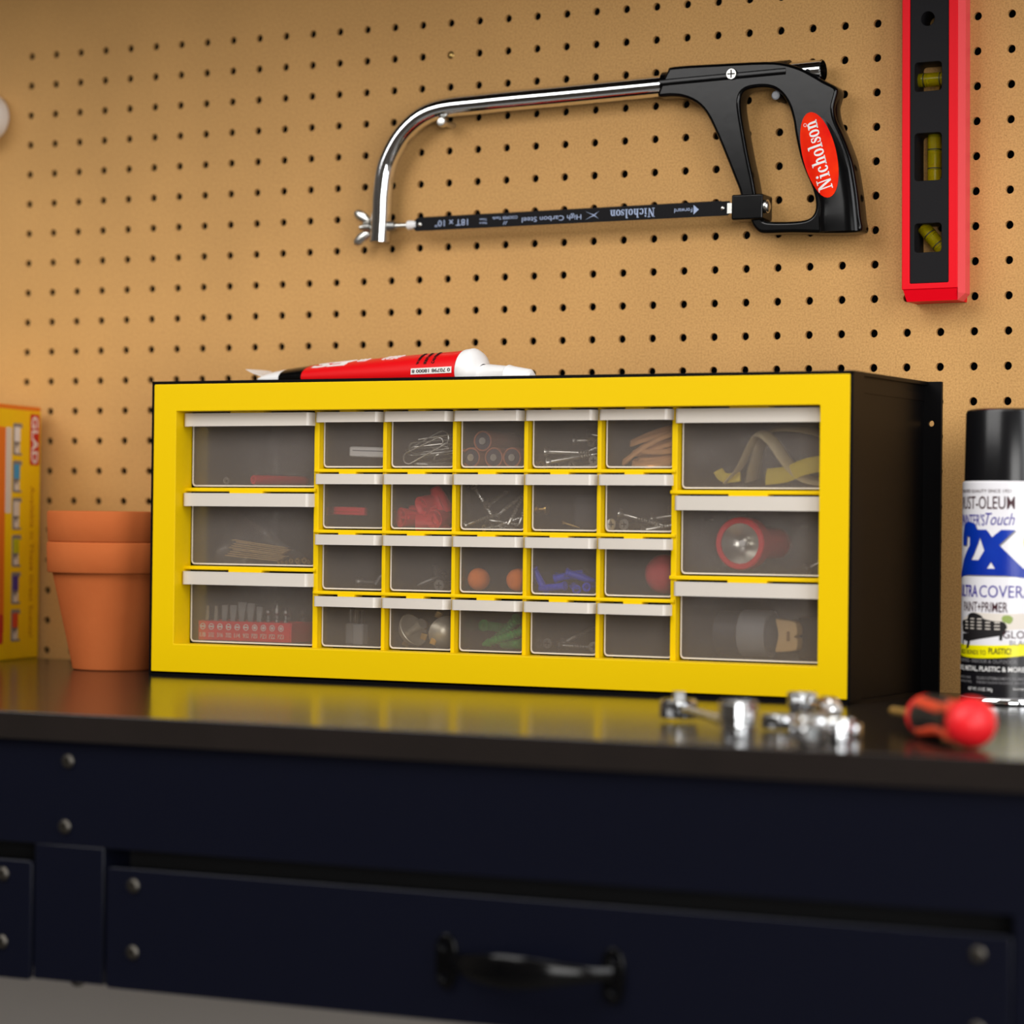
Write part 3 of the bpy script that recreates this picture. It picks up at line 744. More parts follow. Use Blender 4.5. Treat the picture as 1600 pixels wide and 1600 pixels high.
# -- row 3
o = screw_mesh(1.4, .16, .06, 's', None).build('grey_screw', ['steel', 'ink'], M=CI(CP(5.8, SF[2] + .15, 2.4), CP(7.1, SF[2] + .1, 2.6))); tag(o, 'dim grey screw on the floor of the first drawer of the third row', 'screw')
o = MB().tube([(6.9, 1.5, SF[2] + .1), (7.05, 1.5, SF[2] + .3), (7.2, 1.5, SF[2] + .42)], .06, 8).build('clear_hook', 'greyb', M=CAB); tag(o, 'small grey hook at the right of the first drawer of the third row', 'hook')
its = [((9.1, 3.15, 1.6), (8.0, 2.8, 2.0), 0, 'long dark screw pointing down left in the second drawer of the third row'), ((9.05, 2.85, 1.5), (8.2, 3.5, 2.6), 0, 'dark screw pointing up left behind the long one'), ((9.1, 2.85, 1.3), (9.0, 2.9, 2.6), 0, 'dark screw with its round head to the front, third row')]
scatter('dark_screw', lambda: screw_mesh(1.3, .16, .06, 's', None), ['steel', 'ink'], [(CP(*a), CP(*b), c_, d_) for a, b, c_, d_ in its], 'screw', 'dark screws in the second small drawer of the third row')
ob_ = None
for (u_, v_, w_, lb) in ((10.42, SF[2] + .32, WF + .38, 'bright orange ball at the left of its drawer'), (11.66, SF[2] + .32, WF + .38, 'bright orange ball at the right of its drawer'), (11.25, SF[2] + .32, 2.2, 'orange ball behind the other two')):
    if ob_ is None: ob_ = MB().sphere((0, 0, 0), .32, seg=28).build('orange_ball', 'orange', M=CT(u_, v_, w_)); o = ob_
    else: o = copy_tree(ob_, CT(u_, v_, w_))
    tag(o, lb, 'ball', 'orange balls in the third small drawer of the third row')
def plug():
    o = MB(); o.lathe([(.07, .1), (.075, 0), (.13, 0), (.13, .06), (.105, .08), (.105, .6), (.07, .85), (0, .85)], 16, 'x')
    for k in range(4): o.box(.2 + .14 * k, .27 + .14 * k, -.135, .135, -.02, .02)
    return o
its = [((12.28, 3.4, 1.0), (12.55, 2.85, 1.15), 0, 'blue wall plug leaning at the left of its drawer'), ((13.3, 2.92, 1.0), (12.6, 2.84, 1.05), 0, 'blue wall plug lying flat at the front of its drawer'), ((13.95, 2.9, 1.0), (13.9, 2.95, 1.9), 0, 'blue wall plug with its open end to the front'),
       ((12.7, 3.1, 1.5), (13.5, 3.3, 1.7), 0, None), ((13.1, 3.3, 1.4), (13.8, 3.05, 1.8), 0, None), ((13.5, 2.82, 1.3), (13.0, 2.95, 2.1), 0, None), ((12.5, 3.15, 2.0), (13.4, 3.2, 2.3), 0, None)]
scatter('wall_plug', plug, 'bluepl', [(CP(*a), CP(*b), c_, d_) for a, b, c_, d_ in its], 'wall plug', 'blue wall plugs in the fourth small drawer of the third row', 'blue wall plug at the back of the heap')
o = MB().sphere((0, 0, 0), .55, seg=32).build('red_ball', 'redball', M=CT(16.02, SF[2] + .56, 1.7)); tag(o, 'red ball in the last small drawer of the third row', 'ball')
# -- row 4
for i, (u_, w_) in enumerate(((5.78, 1.7), (6.3, 1.2))):
    o = thing('pronged_block', ['grey block with thin prongs standing further back in the first bottom drawer', 'grey block with thin prongs nearer the front in the first bottom drawer'][i], 'block', CT(u_, SF[3], w_), 'grey pronged blocks in the first bottom drawer')
    MB().box(0, .36, 0, .3, 0, .6, b=.03).build('body', 'greyb', o)
    MB().box(.08, .12, .1, .2, .58, 1.0).build('prong', 'steel', o); MB().box(.24, .28, .1, .2, .58, 1.0).build('prong', 'steel', o)
def knob():
    return MB().lathe([(0, -.36), (.2, -.33), (.38, -.22), (.5, .0), (.48, .02), (.3, -.16), (.1, -.2), (.1, .25), (.16, .27), (.16, .42), (0, .42)], 28, 'x')
kb = None
for (p, q, lb) in (((8.25, 1.55, 1.35), (8.8, 1.85, 1.2), 'large bright domed knob at the left of the metal fittings drawer'), ((9.2, 1.5, 1.5), (8.7, 1.7, 1.9), 'domed metal knob seen edge-on at the right of its drawer')):
    if kb is None: kb = knob().build('domed_knob', 'satin', M=CI(CP(*p), CP(*q))); o = kb
    else: o = copy_tree(kb, CI(CP(*p), CP(*q)))
    tag(o, lb, 'knob', 'domed knobs in the second bottom drawer')
cb = None
for i, (u_, v_, w_, a, lb) in enumerate(((8.95, 2.0, 1.6, .5, 'metal cube resting highest'), (8.75, 1.38, 1.1, .3, 'metal cube between the two knobs'), (8.55, 1.7, 1.5, .8, 'metal cube just behind the large knob'), (9.0, 1.25, 1.2, .4, 'gold-tinted metal cube low at the right'), (8.05, 1.18, 1.3, .6, 'metal cube low at the left'))):
    M = CT(u_, v_, w_) @ RY(a) @ RZ(a)
    if cb is None: cb = MB().box(-.09, .09, -.09, .09, -.09, .09, b=.015).build('metal_cube', 'brass', M=M); o = cb
    else: o = copy_tree(cb, M)
    tag(o, lb + ' in the second bottom drawer', 'cube', 'small metal cubes in the second bottom drawer')
def anchor():
    o = MB(); pr = [(.06, .05), (.06, 0), (.17, 0), (.17, .05), (.12, .07)]
    for k in range(9): pr += [(.135, .12 + .12 * k), (.1, .2 + .12 * k)]
    pr += [(.05, 1.3), (0, 1.32)]
    o.lathe(pr, 14, 'x'); return o
its = [((11.85, 1.62, 1.3), (10.7, 1.22, 1.15), 0, 'ribbed green anchor lying lowest at the front of its drawer'), ((11.5, 1.95, 1.6), (10.7, 1.35, 1.9), 0, 'green anchor pointing up right behind the front one'), ((10.3, 1.72, 1.8), (10.5, 1.6, 3.0), 0, 'green anchor with its round end facing front at the left'),
       ((11.9, 1.25, 1.2), (10.8, 1.2, 1.9), 0, 'green anchor on the floor at the back right')]
scatter('wall_anchor', anchor, 'green', [(CP(*a), CP(*b), c_, d_) for a, b, c_, d_ in its], 'wall anchor', 'green wall anchors in the third bottom drawer')
its = [((12.95, 1.3, 1.6), (14.05, 1.9, 2.0), 0, 'long grey screw slanting up to the right in the fourth bottom drawer'), ((12.5, 1.28, 1.5), (12.7, 1.25, 2.8), 0, 'grey screw with its round head at the left of the fourth bottom drawer'), ((13.95, 1.22, 1.5), (13.8, 1.2, 2.8), 0, 'grey screw with its round head at the right of the fourth bottom drawer'),
       ((12.9, 1.25, 1.4), (13.9, 1.18, 1.9), 0, 'grey screw lying flat at the front of the fourth bottom drawer')]
scatter('long_screw', lambda: screw_mesh(1.3, .15, .06, 's', None, thread=.7), ['steel', 'ink'], [(CP(*a), CP(*b), c_, d_) for a, b, c_, d_ in its], 'screw', 'grey screws in the fourth bottom drawer')
# -- right column: strap, torch, tape roll and wooden block
lo = MB()
pts = catmull([(17.95, 1.5, 5.85), (18.35, 1.45, 6.25), (18.7, 1.35, 6.85), (18.95, 1.3, 7.15), (19.3, 1.35, 6.95), (19.75, 1.4, 6.35), (20.2, 1.5, 5.95), (20.9, 1.7, 5.8)], 6, False)
lo.tube(pts, [.36] * len(pts), 10, flat=.16, upv=(0, 1, .25)); o = thing('folded_strap', 'pale leather and yellow strap folded into a peak in the top right wide drawer', 'strap', CAB)
lo.build('strap', 'leather', o)
pts = catmull([(19.2, 1.25, 5.98), (19.8, 1.2, 6.05), (20.3, 1.25, 6.25), (20.85, 1.3, 6.35)], 5, False)
MB().tube(pts, [.24] * len(pts), 10, flat=.2, upv=(0, .4, 1)).build('end_tab', 'leathery', o)
pts = catmull([(17.75, 1.3, 6.15), (17.95, 1.3, 5.95), (18.4, 1.35, 5.98)], 5, False)
MB().tube(pts, [.14] * len(pts), 10, flat=.3, upv=(0, .4, 1)).build('end_tab', 'leathery', o)
pts = catmull([(18.3, 2.4, 5.9), (18.5, 2.3, 6.6), (18.9, 2.2, 7.25), (19.9, 2.2, 7.3), (20.7, 2.3, 7.1)], 6, False)
MB().tube(pts, [.5] * len(pts), 10, flat=.1, upv=(0, 1, .2)).build('strap', 'leather', o)
o = thing('torch', 'red-rimmed torch with silver reflector facing out of the right middle drawer', 'torch', CT(18.55, 4.17, WF + .08))
MB().lathe([(.54, .06), (.56, 0), (.68, 0), (.71, .04), (.71, .5), (.45, .8), (.42, 2.6), (0, 2.6)], 36, 'y').build('body', 'redpl', o)
MB().lathe([(.55, .04), (.35, .25), (.18, .38), (.1, .4), (.1, .3), (0, .28)], 32, 'y').build('reflector', 'zinc', o)
MB().lathe([(.1, .22), (.08, .18), (0, .17)], 16, 'y').build('bulb', 'whitepl', o)
o = screw_mesh(1.2, .14, .06, 's', None).build('slanted_screw', ['steel', 'ink'], M=CI(CP(20.25, 3.5, 1.6), CP(21.05, 3.95, 1.9))); tag(o, 'grey screw slanting at the right of the torch', 'screw')
o = screw_mesh(1.0, .12, .05, 's', None).build('slanted_screw', ['steel', 'ink'], M=CI(CP(20.85, 3.5, 1.4), CP(20.6, 4.05, 1.9))); tag(o, 'shorter grey screw standing behind the slanted one', 'screw')
o = thing('tape_roll', 'dark grey roll of tape in the bottom right wide drawer', 'tape roll', CT(18.2, 1.72, 1.9))
MB().lathe([(.5, 0), (.64, 0), (.64, .8), (.5, .8), (.5, 0)], 32, 'x', (.15, 0, 0)).build('tape', 'greyb', o)
MB().lathe([(.42, -.55), (.6, -.55), (.6, .1), (.42, .1), (.42, -.55)], 32, 'x').build('core', 'darkobj', o)
lp = catmull([(0, .05), (.1, 0), (.55, .05), (.62, .15), (.62, .35), (.54, .42), (.62, .5), (.6, .72), (.5, .82), (.1, .87), (0, .85), (.08, .45)], 4)
e = extr([lp, [(.32, .3), (.4, .3), (.4, .55), (.32, .55)]], 0, .4, .02)
o = e.build('wooden_block', 'wood', M=CT(19.55, LF[2] + .2, 1.15)); tag(o, 'small pale wooden piece notched like a letter B, bottom right wide drawer', 'block')
o = MB().box(0, 1.2, 0, .5, 0, 1.1, b=.05).build('dark_case', 'darkobj', M=CT(19.85, LF[2], 2.0)); tag(o, 'dark case behind the notched wooden piece', 'case')

# ================================================================== TUBE ON THE CABINET
tu = thing('sealant_tube', 'red squeeze tube with black band and white ends lying on the cabinet', 'tube', CAB @ T(1.95, 3.75, 8.42) @ RZ(-.19))
def tsec(lst, mi=0, seg=32):
    vs = []; o = MB()
    for x, a, b_, zc in lst:
        for k in range(seg):
            t = 2 * PI * k / seg; vs.append((x, b_ * math.sin(t), zc + a * math.cos(t)))
    o.add(vs, [(i * seg + k, i * seg + (k + 1) % seg, (i + 1) * seg + (k + 1) % seg, (i + 1) * seg + k) for i in range(len(lst) - 1) for k in range(seg)], mi, True)
    return o
prof = lambda x: (min(.6, .10 + .27 * x ** .42 + .008 * x + (.03 if x > 5 else 0)), .6 + .14 * max(0, (7.6 - x) / 7.6))
def trange(x0, x1, n, g=0):
    out = []
    for i in range(n + 1):
        x = x0 + (x1 - x0) * i / n; a = .08 + .52 * (x / 7.6) ** .33 if x > 0 else .08; b_ = .62 + .2 * (1 - x / 7.6)
        out.append((x, a + g, b_ + g, max(a, .62 - .1 * (1 - x / 7.6)) + .0))
    return out
tsec(trange(0, .85, 8)).build('tail', 'whitepl', tu)
tsec(trange(.85, 1.75, 4, .004)).build('black_band', 'blackg', tu)
tsec(trange(1.75, 7.6, 16)).build('body', 'tubered', tu)
tsec([(-.75, .015, .55, .85), (-.4, .02, .6, .72), (0, .05, .66, .62), (.05, .06, .66, .62)]).build('crimp', 'whitepl', tu)
tsec([(7.6, .6, .62, .6), (7.63, .63, .64, .62), (7.85, .64, .64, .63), (8.0, .58, .58, .6), (8.12, .42, .42, .58), (8.2, .25, .25, .56)]).build('shoulder', 'whitepl', tu)
tsec([(8.15, .3, .3, .48), (8.4, .34, .34, .46), (9.1, .3, .3, .43), (9.15, .33, .33, .43), (9.3, .3, .3, .42), (9.9, .22, .22, .4), (9.98, .15, .15, .38), (10, 0, 0, .38)]).build('nozzle', 'whitepl', tu)
def tube_deco(mb, x0, s_off, name, m, rot=True):
    """wrap lettering onto the tube; x along the tube, z = arc from the top towards the viewer"""
    if rot: mb.xf(RY(PI))
    vs = []
    for v in mb.v:
        x = v.x + x0; a = (s_off - v.z) / .66; k = (x / 7.6) ** .33
        A = .08 + .52 * k; B = .62 + .2 * (1 - x / 7.6); zc = .62 - .1 * (1 - x / 7.6); e = .012 - v.y
        zc = max(A, zc)
        vs.append(Vector((x, -(B + e) * math.sin(a), zc + (A + e) * math.cos(a))))
    mb.v = vs; return mb.build(name, m, tu)
tube_deco(fit_text('ES', -.75, .75, -.22, .22, bold=.05, shear=.2), 2.75, .38, 'lettering', 'white')
tube_deco(fit_text('FR', -.2, .2, -.12, .12, bold=.03, shear=.2), 3.85, .3, 'lettering', 'white')
tube_deco(fit_text('ilii', -.35, .35, -.16, .16, bold=.03, shear=.2), 5.0, .3, 'lettering', 'white')
tube_deco(MB().box(-.75, .75, -.003, .0, -.1, .1), 6.75, 1.02, 'barcode_patch', 'white')
tube_deco(fit_text('0 70798 18000 8', -.7, .7, -.055, .055), 6.75, 1.02, 'lettering', 'ink')
for i in range(3): tube_deco(fit_text(['WARNING', 'IRRITANT', 'CAUTION'][i], -.28, .28, -.05, .05).xf(RY(-PI / 2)), 6.2 + .28 * i, .5, 'lettering', 'ink', False)

# ================================================================== HACKSAW
saw = thing('hacksaw', 'hacksaw with chrome tube frame and black handle hanging on the pegboard', 'hacksaw', WALL @ T(21, 0, 15))
SM = T(-21, 0, -15)
def spart(mb, name, m, par=None, ang=35): return mb.xf(SM).build(name, m, par or saw, ang)
Y = -.6
cl = [(13.9, 13.4), (13.94, 14.2), (13.97, 14.97), (14.15, 15.9), (14.78, 16.85), (15.8, 17.42), (17.6, 17.55), (20.5, 17.63), (23.5, 17.72), (26, 17.8), (28.55, 17.87)]
pts = [(p.x, Y, p.y) for p in catmull([Vector(q) for q in cl], 8, False)]
mbt = MB().tube(pts, .315, 28, cap=False)
# inside wall of the open ends
mbt.tube(pts[-3:], .27, 24, cap=False); mbt.tube(pts[:3], .27, 24)
spart(mbt, 'tube_frame', 'chrome')
spart(MB().cyl((28.5, Y, 17.868), (28.58, Y, 17.871), .315, .29, 28, cap=False), 'tube_end', 'chrome')
spart(MB().cyl((28.2, Y - .0, 17.86), (28.2, Y - .33, 17.8), .08, seg=14), 'frame_hole', 'cavity')
hand = [(23.49, 17.35), (23.56, 17.66), (23.78, 18.1), (24.0, 18.22), (25.5, 18.21), (26.9, 18.18), (27.5, 18.1), (28.0, 17.93), (28.35, 17.74), (28.74, 17.5), (29.05, 17.33), (29.14, 17.2), (29.1, 17.0), (29.03, 16.7),
        (29.1, 16.35), (29.29, 15.95), (29.48, 15.5), (29.62, 15.1), (29.74, 14.5), (29.82, 14.0), (29.88, 13.5), (29.93, 13.16), (29.7, 13.07), (28.85, 13.08), (27.8, 13.14), (26.95, 13.15), (26.72, 13.22), (26.55, 13.4), (26.42, 13.65),
        (26.1, 13.75), (26.17, 14.27), (25.95, 14.85), (25.67, 15.5), (25.34, 16.22), (25.05, 16.75), (24.72, 17.08), (24.3, 17.27), (23.9, 17.33)]
hole = [(26.22, 17.32), (26.5, 17.42), (26.97, 17.41), (27.32, 17.26), (27.6, 16.92), (27.76, 16.48), (27.85, 16.0), (27.93, 15.64), (28.04, 15.25), (28.18, 14.89), (28.4, 14.4), (28.5, 14.0), (28.47, 13.7), (28.27, 13.52), (27.81, 13.47),
        (27.05, 13.5), (26.87, 13.62), (26.8, 13.95), (26.66, 14.3), (26.56, 14.77), (26.39, 15.47), (26.24, 16.2), (26.13, 16.8), (26.12, 17.1)]
H2 = catmull(hand, 3); Hh = catmull(hole, 4)
spart(extr([[(p.x, p.y) for p in H2], [(p.x, p.y) for p in Hh]], Y - .37, Y + .3, .1, 3), 'handle_frame', 'blackg', ang=60)
# full-bodied sleeve, grip and rims
spart(MB().tube([(23.55, Y, 17.74), (24, Y, 17.76), (27.55, Y, 17.85)], .385, 28), 'sleeve', 'blackg')
GR = [(13.12, 28.55, 29.92), (13.5, 28.52, 29.88), (13.9, 28.56, 29.83), (14.4, 28.4, 29.76), (14.9, 28.19, 29.68), (15.3, 28.06, 29.55), (15.7, 27.96, 29.4), (16.1, 27.88, 29.23), (16.5, 27.8, 29.09), (16.8, 27.74, 29.07), (17.05, 27.66, 29.12), (17.25, 27.5, 29.1), (17.42, 27.4, 28.85)]
GT = [.5, .5, .49, .48, .47, .46, .44, .41, .365, .33, .3, .28, .25]
def gsec(z):
    for i in range(len(GR) - 1):
        if GR[i][0] <= z <= GR[i + 1][0]:
            t = (z - GR[i][0]) / (GR[i + 1][0] - GR[i][0])
            return (GR[i][1] * (1 - t) + GR[i + 1][1] * t, GR[i][2] * (1 - t) + GR[i + 1][2] * t, GT[i] * (1 - t) + GT[i + 1] * t)
    return (GR[0][1], GR[0][2], GT[0])
def grip_y(x, z):
    a, b_, t = gsec(z); q = abs((x - (a + b_) / 2) / ((b_ - a) / 2)); return Y - max(.374, t * max(0, 1 - min(1, q) ** 3.2) ** (1 / 3.2))
gm = MB(); NS = 40; vs = []
for i in range(27):
    z = 13.12 + (17.42 - 13.12) * i / 26; a_, b_, t_ = gsec(z); cx_ = (a_ + b_) / 2; h_ = (b_ - a_) / 2
    for k in range(NS):
        th = 2 * PI * k / NS; c_, s_ = math.cos(th), math.sin(th)
        vs.append((cx_ + h_ * math.copysign(abs(c_) ** (2 / 3.2), c_), Y + t_ * math.copysign(abs(s_) ** (2 / 3.2), s_), z))
gm.add(vs, [(i * NS + k, i * NS + (k + 1) % NS, (i + 1) * NS + (k + 1) % NS, (i + 1) * NS + k) for i in range(26) for k in range(NS)], 0, True)
gm.add(vs[:NS], [tuple(range(NS))[::-1]]); gm.add(vs[-NS:], [tuple(range(NS))])
spart(gm, 'grip', 'blackg', ang=60)
# clamp and hardware
cl_ = MB().box(25.95, 26.93, Y - .5, Y + .3, 13.56, 14.3, b=.05); spart(cl_, 'blade_clamp', 'blackg')
spart(MB().cyl((26.7, Y - .25, 13.95), (27.0, Y - .25, 13.95), .2, seg=20), 'clamp_screw', 'zinc')
spart(MB().sphere((26.99, Y - .25, 13.95), .17, sc=(.5, 1, 1)), 'clamp_screw', 'zinc')
spart(MB().box(25.7, 25.97, Y - .2, Y - .1, 13.8, 14.1), 'blade_pin', 'zinc')
sc_ = spart(MB().cyl((25.88, Y - .37, 17.86), (25.88, Y - .47, 17.86), .17, .15, 24), 'phillips_screw', 'zinc')
MB().box(25.76, 26.0, Y - .482, Y - .46, 17.84, 17.88).box(25.86, 25.9, Y - .482, Y - .46, 17.74, 17.98).xf(SM).build('cross_slot', 'ink', sc_)
# sticker: oval following the grip
cen = Vector((28.64, 15.35)); dirv = Vector((29.0 - 28.3, 14.15 - 16.6)).normalized(); nrm = Vector((-dirv.y, dirv.x))
def oval_pt(r, k): 
    a = 2 * PI * k / 40; q = cen + dirv * 1.3 * r * math.cos(a) + nrm * .52 * r * math.sin(a); return (q.x, grip_y(q.x, q.y) - .008, q.y)
so = MB(); vs = [oval_pt(0, 0)]
for r in (.25, .5, .75, .9, 1): vs += [oval_pt(r, k) for k in range(40)]
so.add(vs, [(0, 1 + k, 1 + (k + 1) % 40) for k in range(40)] + [(1 + 40 * j + k, 1 + 40 * (j + 1) + k, 1 + 40 * (j + 1) + (k + 1) % 40, 1 + 40 * j + (k + 1) % 40) for j in range(4) for k in range(40)], 0, True)
stk = spart(so, 'oval_sticker', 'sticker'); stk['label'] = 'glossy red oval sticker'
def ribbon(pts, w):
    P_ = [Vector(p) for p in pts]; L_ = []; R2 = []
    for i, p in enumerate(P_):
        d = (P_[min(i + 1, len(P_) - 1)] - P_[max(i - 1, 0)]).normalized(); n_ = Vector((-d.y, d.x)) * (w[i] if isinstance(w, list) else w) / 2
        L_.append(p + n_); R2.append(p - n_)
    o = MB(); n = len(P_)
    o.add([(v.x, 0, v.y) for v in L_ + R2], [(i, i + 1, n + i + 1, n + i) for i in range(n - 1)]); return o
def arcp(cx, cz, rx_, rz_, a0, a1, n=14): return [(cx + rx_ * math.cos(math.radians(a0 + (a1 - a0) * i / n)), cz + rz_ * math.sin(math.radians(a0 + (a1 - a0) * i / n))) for i in range(n + 1)]
def vw(n, thin, thick, ph=0): return [thin + (thick - thin) * abs(math.cos(ph + 2 * PI * i / n)) for i in range(n + 1)]
def rc(x0, x1, z0, z1): return MB().add([(x0, 0, z0), (x1, 0, z0), (x1, 0, z1), (x0, 0, z1)], [(0, 1, 2, 3)])
def glyph(ch):
    """slab-serif letters, x-height .66, cap height 1; returns (MB, advance)"""
    T_, t_ = .17, .07
    if ch == 'N': return join(rc(.13, .22, 0, 1), rc(.66, .75, 0, 1), MB().add([(.1, 0, 1), (.3, 0, 1), (.77, 0, 0), (.6, 0, 0)], [(0, 1, 2, 3)]), rc(0, .34, 0, .07), rc(0, .3, .93, 1), rc(.54, .88, .93, 1)), .95
    if ch == 'i': return join(rc(.1, .1 + T_, 0, .66), rc(0, .37, 0, .07), rc(0, .2, .59, .66), MB().add([(.185 + .1 * math.cos(a * PI / 6), 0, .85 + .1 * math.sin(a * PI / 6)) for a in range(12)], [tuple(range(12))])), .43
    if ch == 'l': return join(rc(.1, .1 + T_, 0, 1), rc(0, .37, 0, .07), rc(0, .2, .93, 1)), .43
    if ch == 'o': return ribbon(arcp(.27, .33, .2, .3, 0, 360, 24), vw(24, t_, T_)), .6
    if ch == 'c': return join(ribbon(arcp(.27, .33, .2, .3, 50, 320, 20), [t_ + .1 * abs(math.cos(math.radians(50 + 270 * i / 20))) for i in range(21)]), rc(.34, .48, .44, .56)), .56
    if ch in 'hn': 
        H_ = 1 if ch == 'h' else .66
        return join(rc(.1, .1 + T_, 0, H_), rc(0, .35, 0, .07), rc(0, .2, H_ - .07, H_), ribbon(arcp(.37, .38, .14, .24, 170, 0, 10), [t_ + .1 * i / 10 for i in range(11)]), rc(.425, .425 + T_, 0, .42), rc(.36, .68, 0, .07)), .74
    if ch == 's': return join(ribbon([(.4, .5), (.34, .6), (.22, .63), (.1, .57), (.1, .45), (.22, .36), (.34, .28), (.38, .17), (.3, .06), (.18, .03), (.06, .08), (.04, .2)], [t_, t_, t_, .1, .13, .15, .15, .13, .1, t_, t_, t_]), rc(.37, .43, .42, .64), rc(.01, .07, .03, .26)), .5
def serif_word(word, w_, h_):
    parts = []; x = 0
    for ch in word:
        g_, adv = glyph(ch); parts.append(g_.xf(T(x, 0, 0))); x += adv
    o = join(*parts); o.xf(Matrix.Diagonal((w_ / x, 1, h_, 1))); return o
tx = serif_word('Nicholson', 2.12, .46)
ang = math.atan2(-dirv.y, -dirv.x)
st0 = cen + dirv * 1.06
tx.xf(T(0, 0, -.17)); tx.xf(T(st0.x, 0, st0.y) @ RY(-ang))
tx = subdiv(tx, .07)
for v in tx.v: v.y = grip_y(v.x, v.z) - .014
tx.xf(SM).build('lettering', 'white', stk)
q = cen - dirv * .98 + nrm * -.2
r_ = ribbon(arcp(0, 0, .045, .045, 0, 360, 14), .012); r_.xf(T(q.x, grip_y(q.x, q.y) - .016, q.y)).xf(SM).build('lettering', 'white', stk)
# blade
bl_l, bl_r = (15.22, 13.87), (25.85, 13.965)
def bz(x): return 13.87 + (x - 15.22) * (13.965 - 13.87) / 10.63
hw = .2
o_ = [(15.22 + .05, bz(15.2) - hw), (25.7, bz(25.8) - hw - .02), (25.86, bz(25.8) - .1), (25.88, bz(25.8) + .05), (25.75, bz(25.8) + hw)]
n_t = 176
teeth = []
for k in range(n_t):
    x = 25.5 - (25.5 - 15.5) * k / n_t; teeth += [(x, bz(x) + hw), (x - .028, bz(x) + hw + .035)]
o_ += teeth + [(15.3, bz(15.3) + hw), (15.2, bz(15.2) + .1), (15.18, bz(15.2) - .1)]
bld = spart(extr([o_], Y - .17, Y - .14), 'blade', 'blade')
for x in (15.42, 25.55): MB().sphere((x, Y - .18, bz(x) + .0), .07, sc=(1, .6, 1)).xf(SM).build('blade_pin', 'zinc', bld)
def btext(s_, x0, x1, h, dz=0, bold=.0, m='print'):
    """upside-down print between x0 and x1 (as read from right to left)"""
    t_ = fit_text(s_, 0, x1 - x0, -h / 2, h / 2, bold=bold, thick=.003)
    xm = (x0 + x1) / 2
    t_.xf(T(x1, Y - .176, bz(xm) + dz) @ RY(PI - .009)); t_.xf(SM).build('lettering', m, bld)
nb = serif_word('Nicholson', 1.48, .27); nb.xf(T(0, 0, -.13)); nb.xf(T(23.37, Y - .178, bz(22.6)) @ RY(PI - .009)).xf(SM).build('lettering', 'print', bld)
btext('Forward', 24.0, 24.58, .13)
tr = extr([[(24.62, bz(24.6) - .14), (24.62, bz(24.6) + .14), (24.79, bz(24.6))]], Y - .178, Y - .172); tr.xf(SM).build('lettering', 'print', bld)
btext('High Carbon Steel', 18.95, 20.95, .2)
btext('COOPER Tools', 17.95, 18.8, .09, .07, .008)
btext('Made in', 17.5, 17.75, .07, -.06); btext('Taiwan', 17.5, 17.75, .07, .05)
btext('//', 18.3, 18.45, .1, -.09, .01)
btext('18T x 10"', 15.95, 17.1, .2)
for sgn in (1, -1):
    b_ = MB().add([(21.08, Y - .176, bz(21) - .11 * sgn), (21.08, Y - .176, bz(21) - .08 * sgn), (21.55, Y - .176, bz(21) + .12 * sgn), (21.55, Y - .176, bz(21) + .08 * sgn)], [(0, 1, 2, 3)])
    b_ = extr([[(21.08, bz(21) - .13 * sgn), (21.14, bz(21) - .1 * sgn), (21.34, bz(21) + .0), (21.54, bz(21) + .12 * sgn), (21.36, bz(21) - .03 * sgn), (21.3, bz(21) - .04 * sgn)]], Y - .178, Y - .172)
    b_.xf(SM).build('lettering', 'print', bld)
# front end: rod, collar, washer, wing nut
rod = MB().cyl((13.2, Y, 13.88), (15.0, Y, 13.88), .085, seg=16)
spart(rod, 'tension_rod', 'zinc')
spart(MB().cyl((14.95, Y - .03, 13.88), (15.28, Y - .08, 13.88), .15, .13, 16), 'rod_tip', 'whitepl')
spart(MB().cyl((14.2, Y, 13.88), (14.45, Y, 13.88), .17, .14, 16), 'collar', 'steel')
wn = MB().cyl((13.36, Y, 13.88), (13.6, Y, 13.88), .17, .2, 18)
for sg in (1, -1):
    pts = catmull([(13.5, Y, 13.88 + sg * .16), (13.3, Y, 13.88 + sg * .3), (13.0, Y, 13.88 + sg * .5)], 4, False)
    wn.tube(pts, [.11, .13, .145, .16, .17, .17, .16, .13, .07], 12, flat=.55, upv=(.5, 0, .8))
spart(wn, 'wing_nut', 'zinc')
# pegs that carry the saw
def peg(x, z, L, lb, r=.13):
    p = thing('peg', lb, 'peg', WALL @ T(x, 0, z), 'steel pegs under the hacksaw')
    MB().cyl((0, .5, 0), (0, -L, 0), r, seg=18).build('pin', 'rubber', p)
    MB().lathe([(0, -L - .03), (r * .7, -L - .03), (r * .98, -L)], 18, 'y').build('tip', 'greyb', p)
peg(27.16, 17.2, .75, 'steel-tipped peg inside the hacksaw handle opening')
p = thing('peg', 'small steel peg under the bend of the chrome frame', 'peg', WALL @ T(16.12, 0, 17.02), 'steel pegs under the hacksaw')
MB().cyl((0, .5, 0), (0, -.72, 0), .1, seg=18).build('pin', 'zinc', p)
MB().lathe([(0, -.84), (.12, -.82), (.16, -.76), (.16, -.66), (.1, -.6)], 18, 'y').build('tip', 'zinc', p)
o = MB().lathe([(0, -.01), (.04, -.01), (.1, .02), (.112, .06), (.112, .2), (0, .2)], 16, 'y').build('board_screw', 'brass', M=WALL @ T(16, 0, Z0 - 1)); tag(o, 'brass screw sunk in a pegboard hole above the chrome frame', 'screw')

# ================================================================== SPIRIT LEVEL
lv = thing('spirit_level', 'red torpedo level with black face hanging upright on the pegboard', 'level', WALL @ T(32.0, 0, 11.05) @ RY(-.011))
def lpart(mb, name, m, par=None): return mb.build(name, m, par or lv)
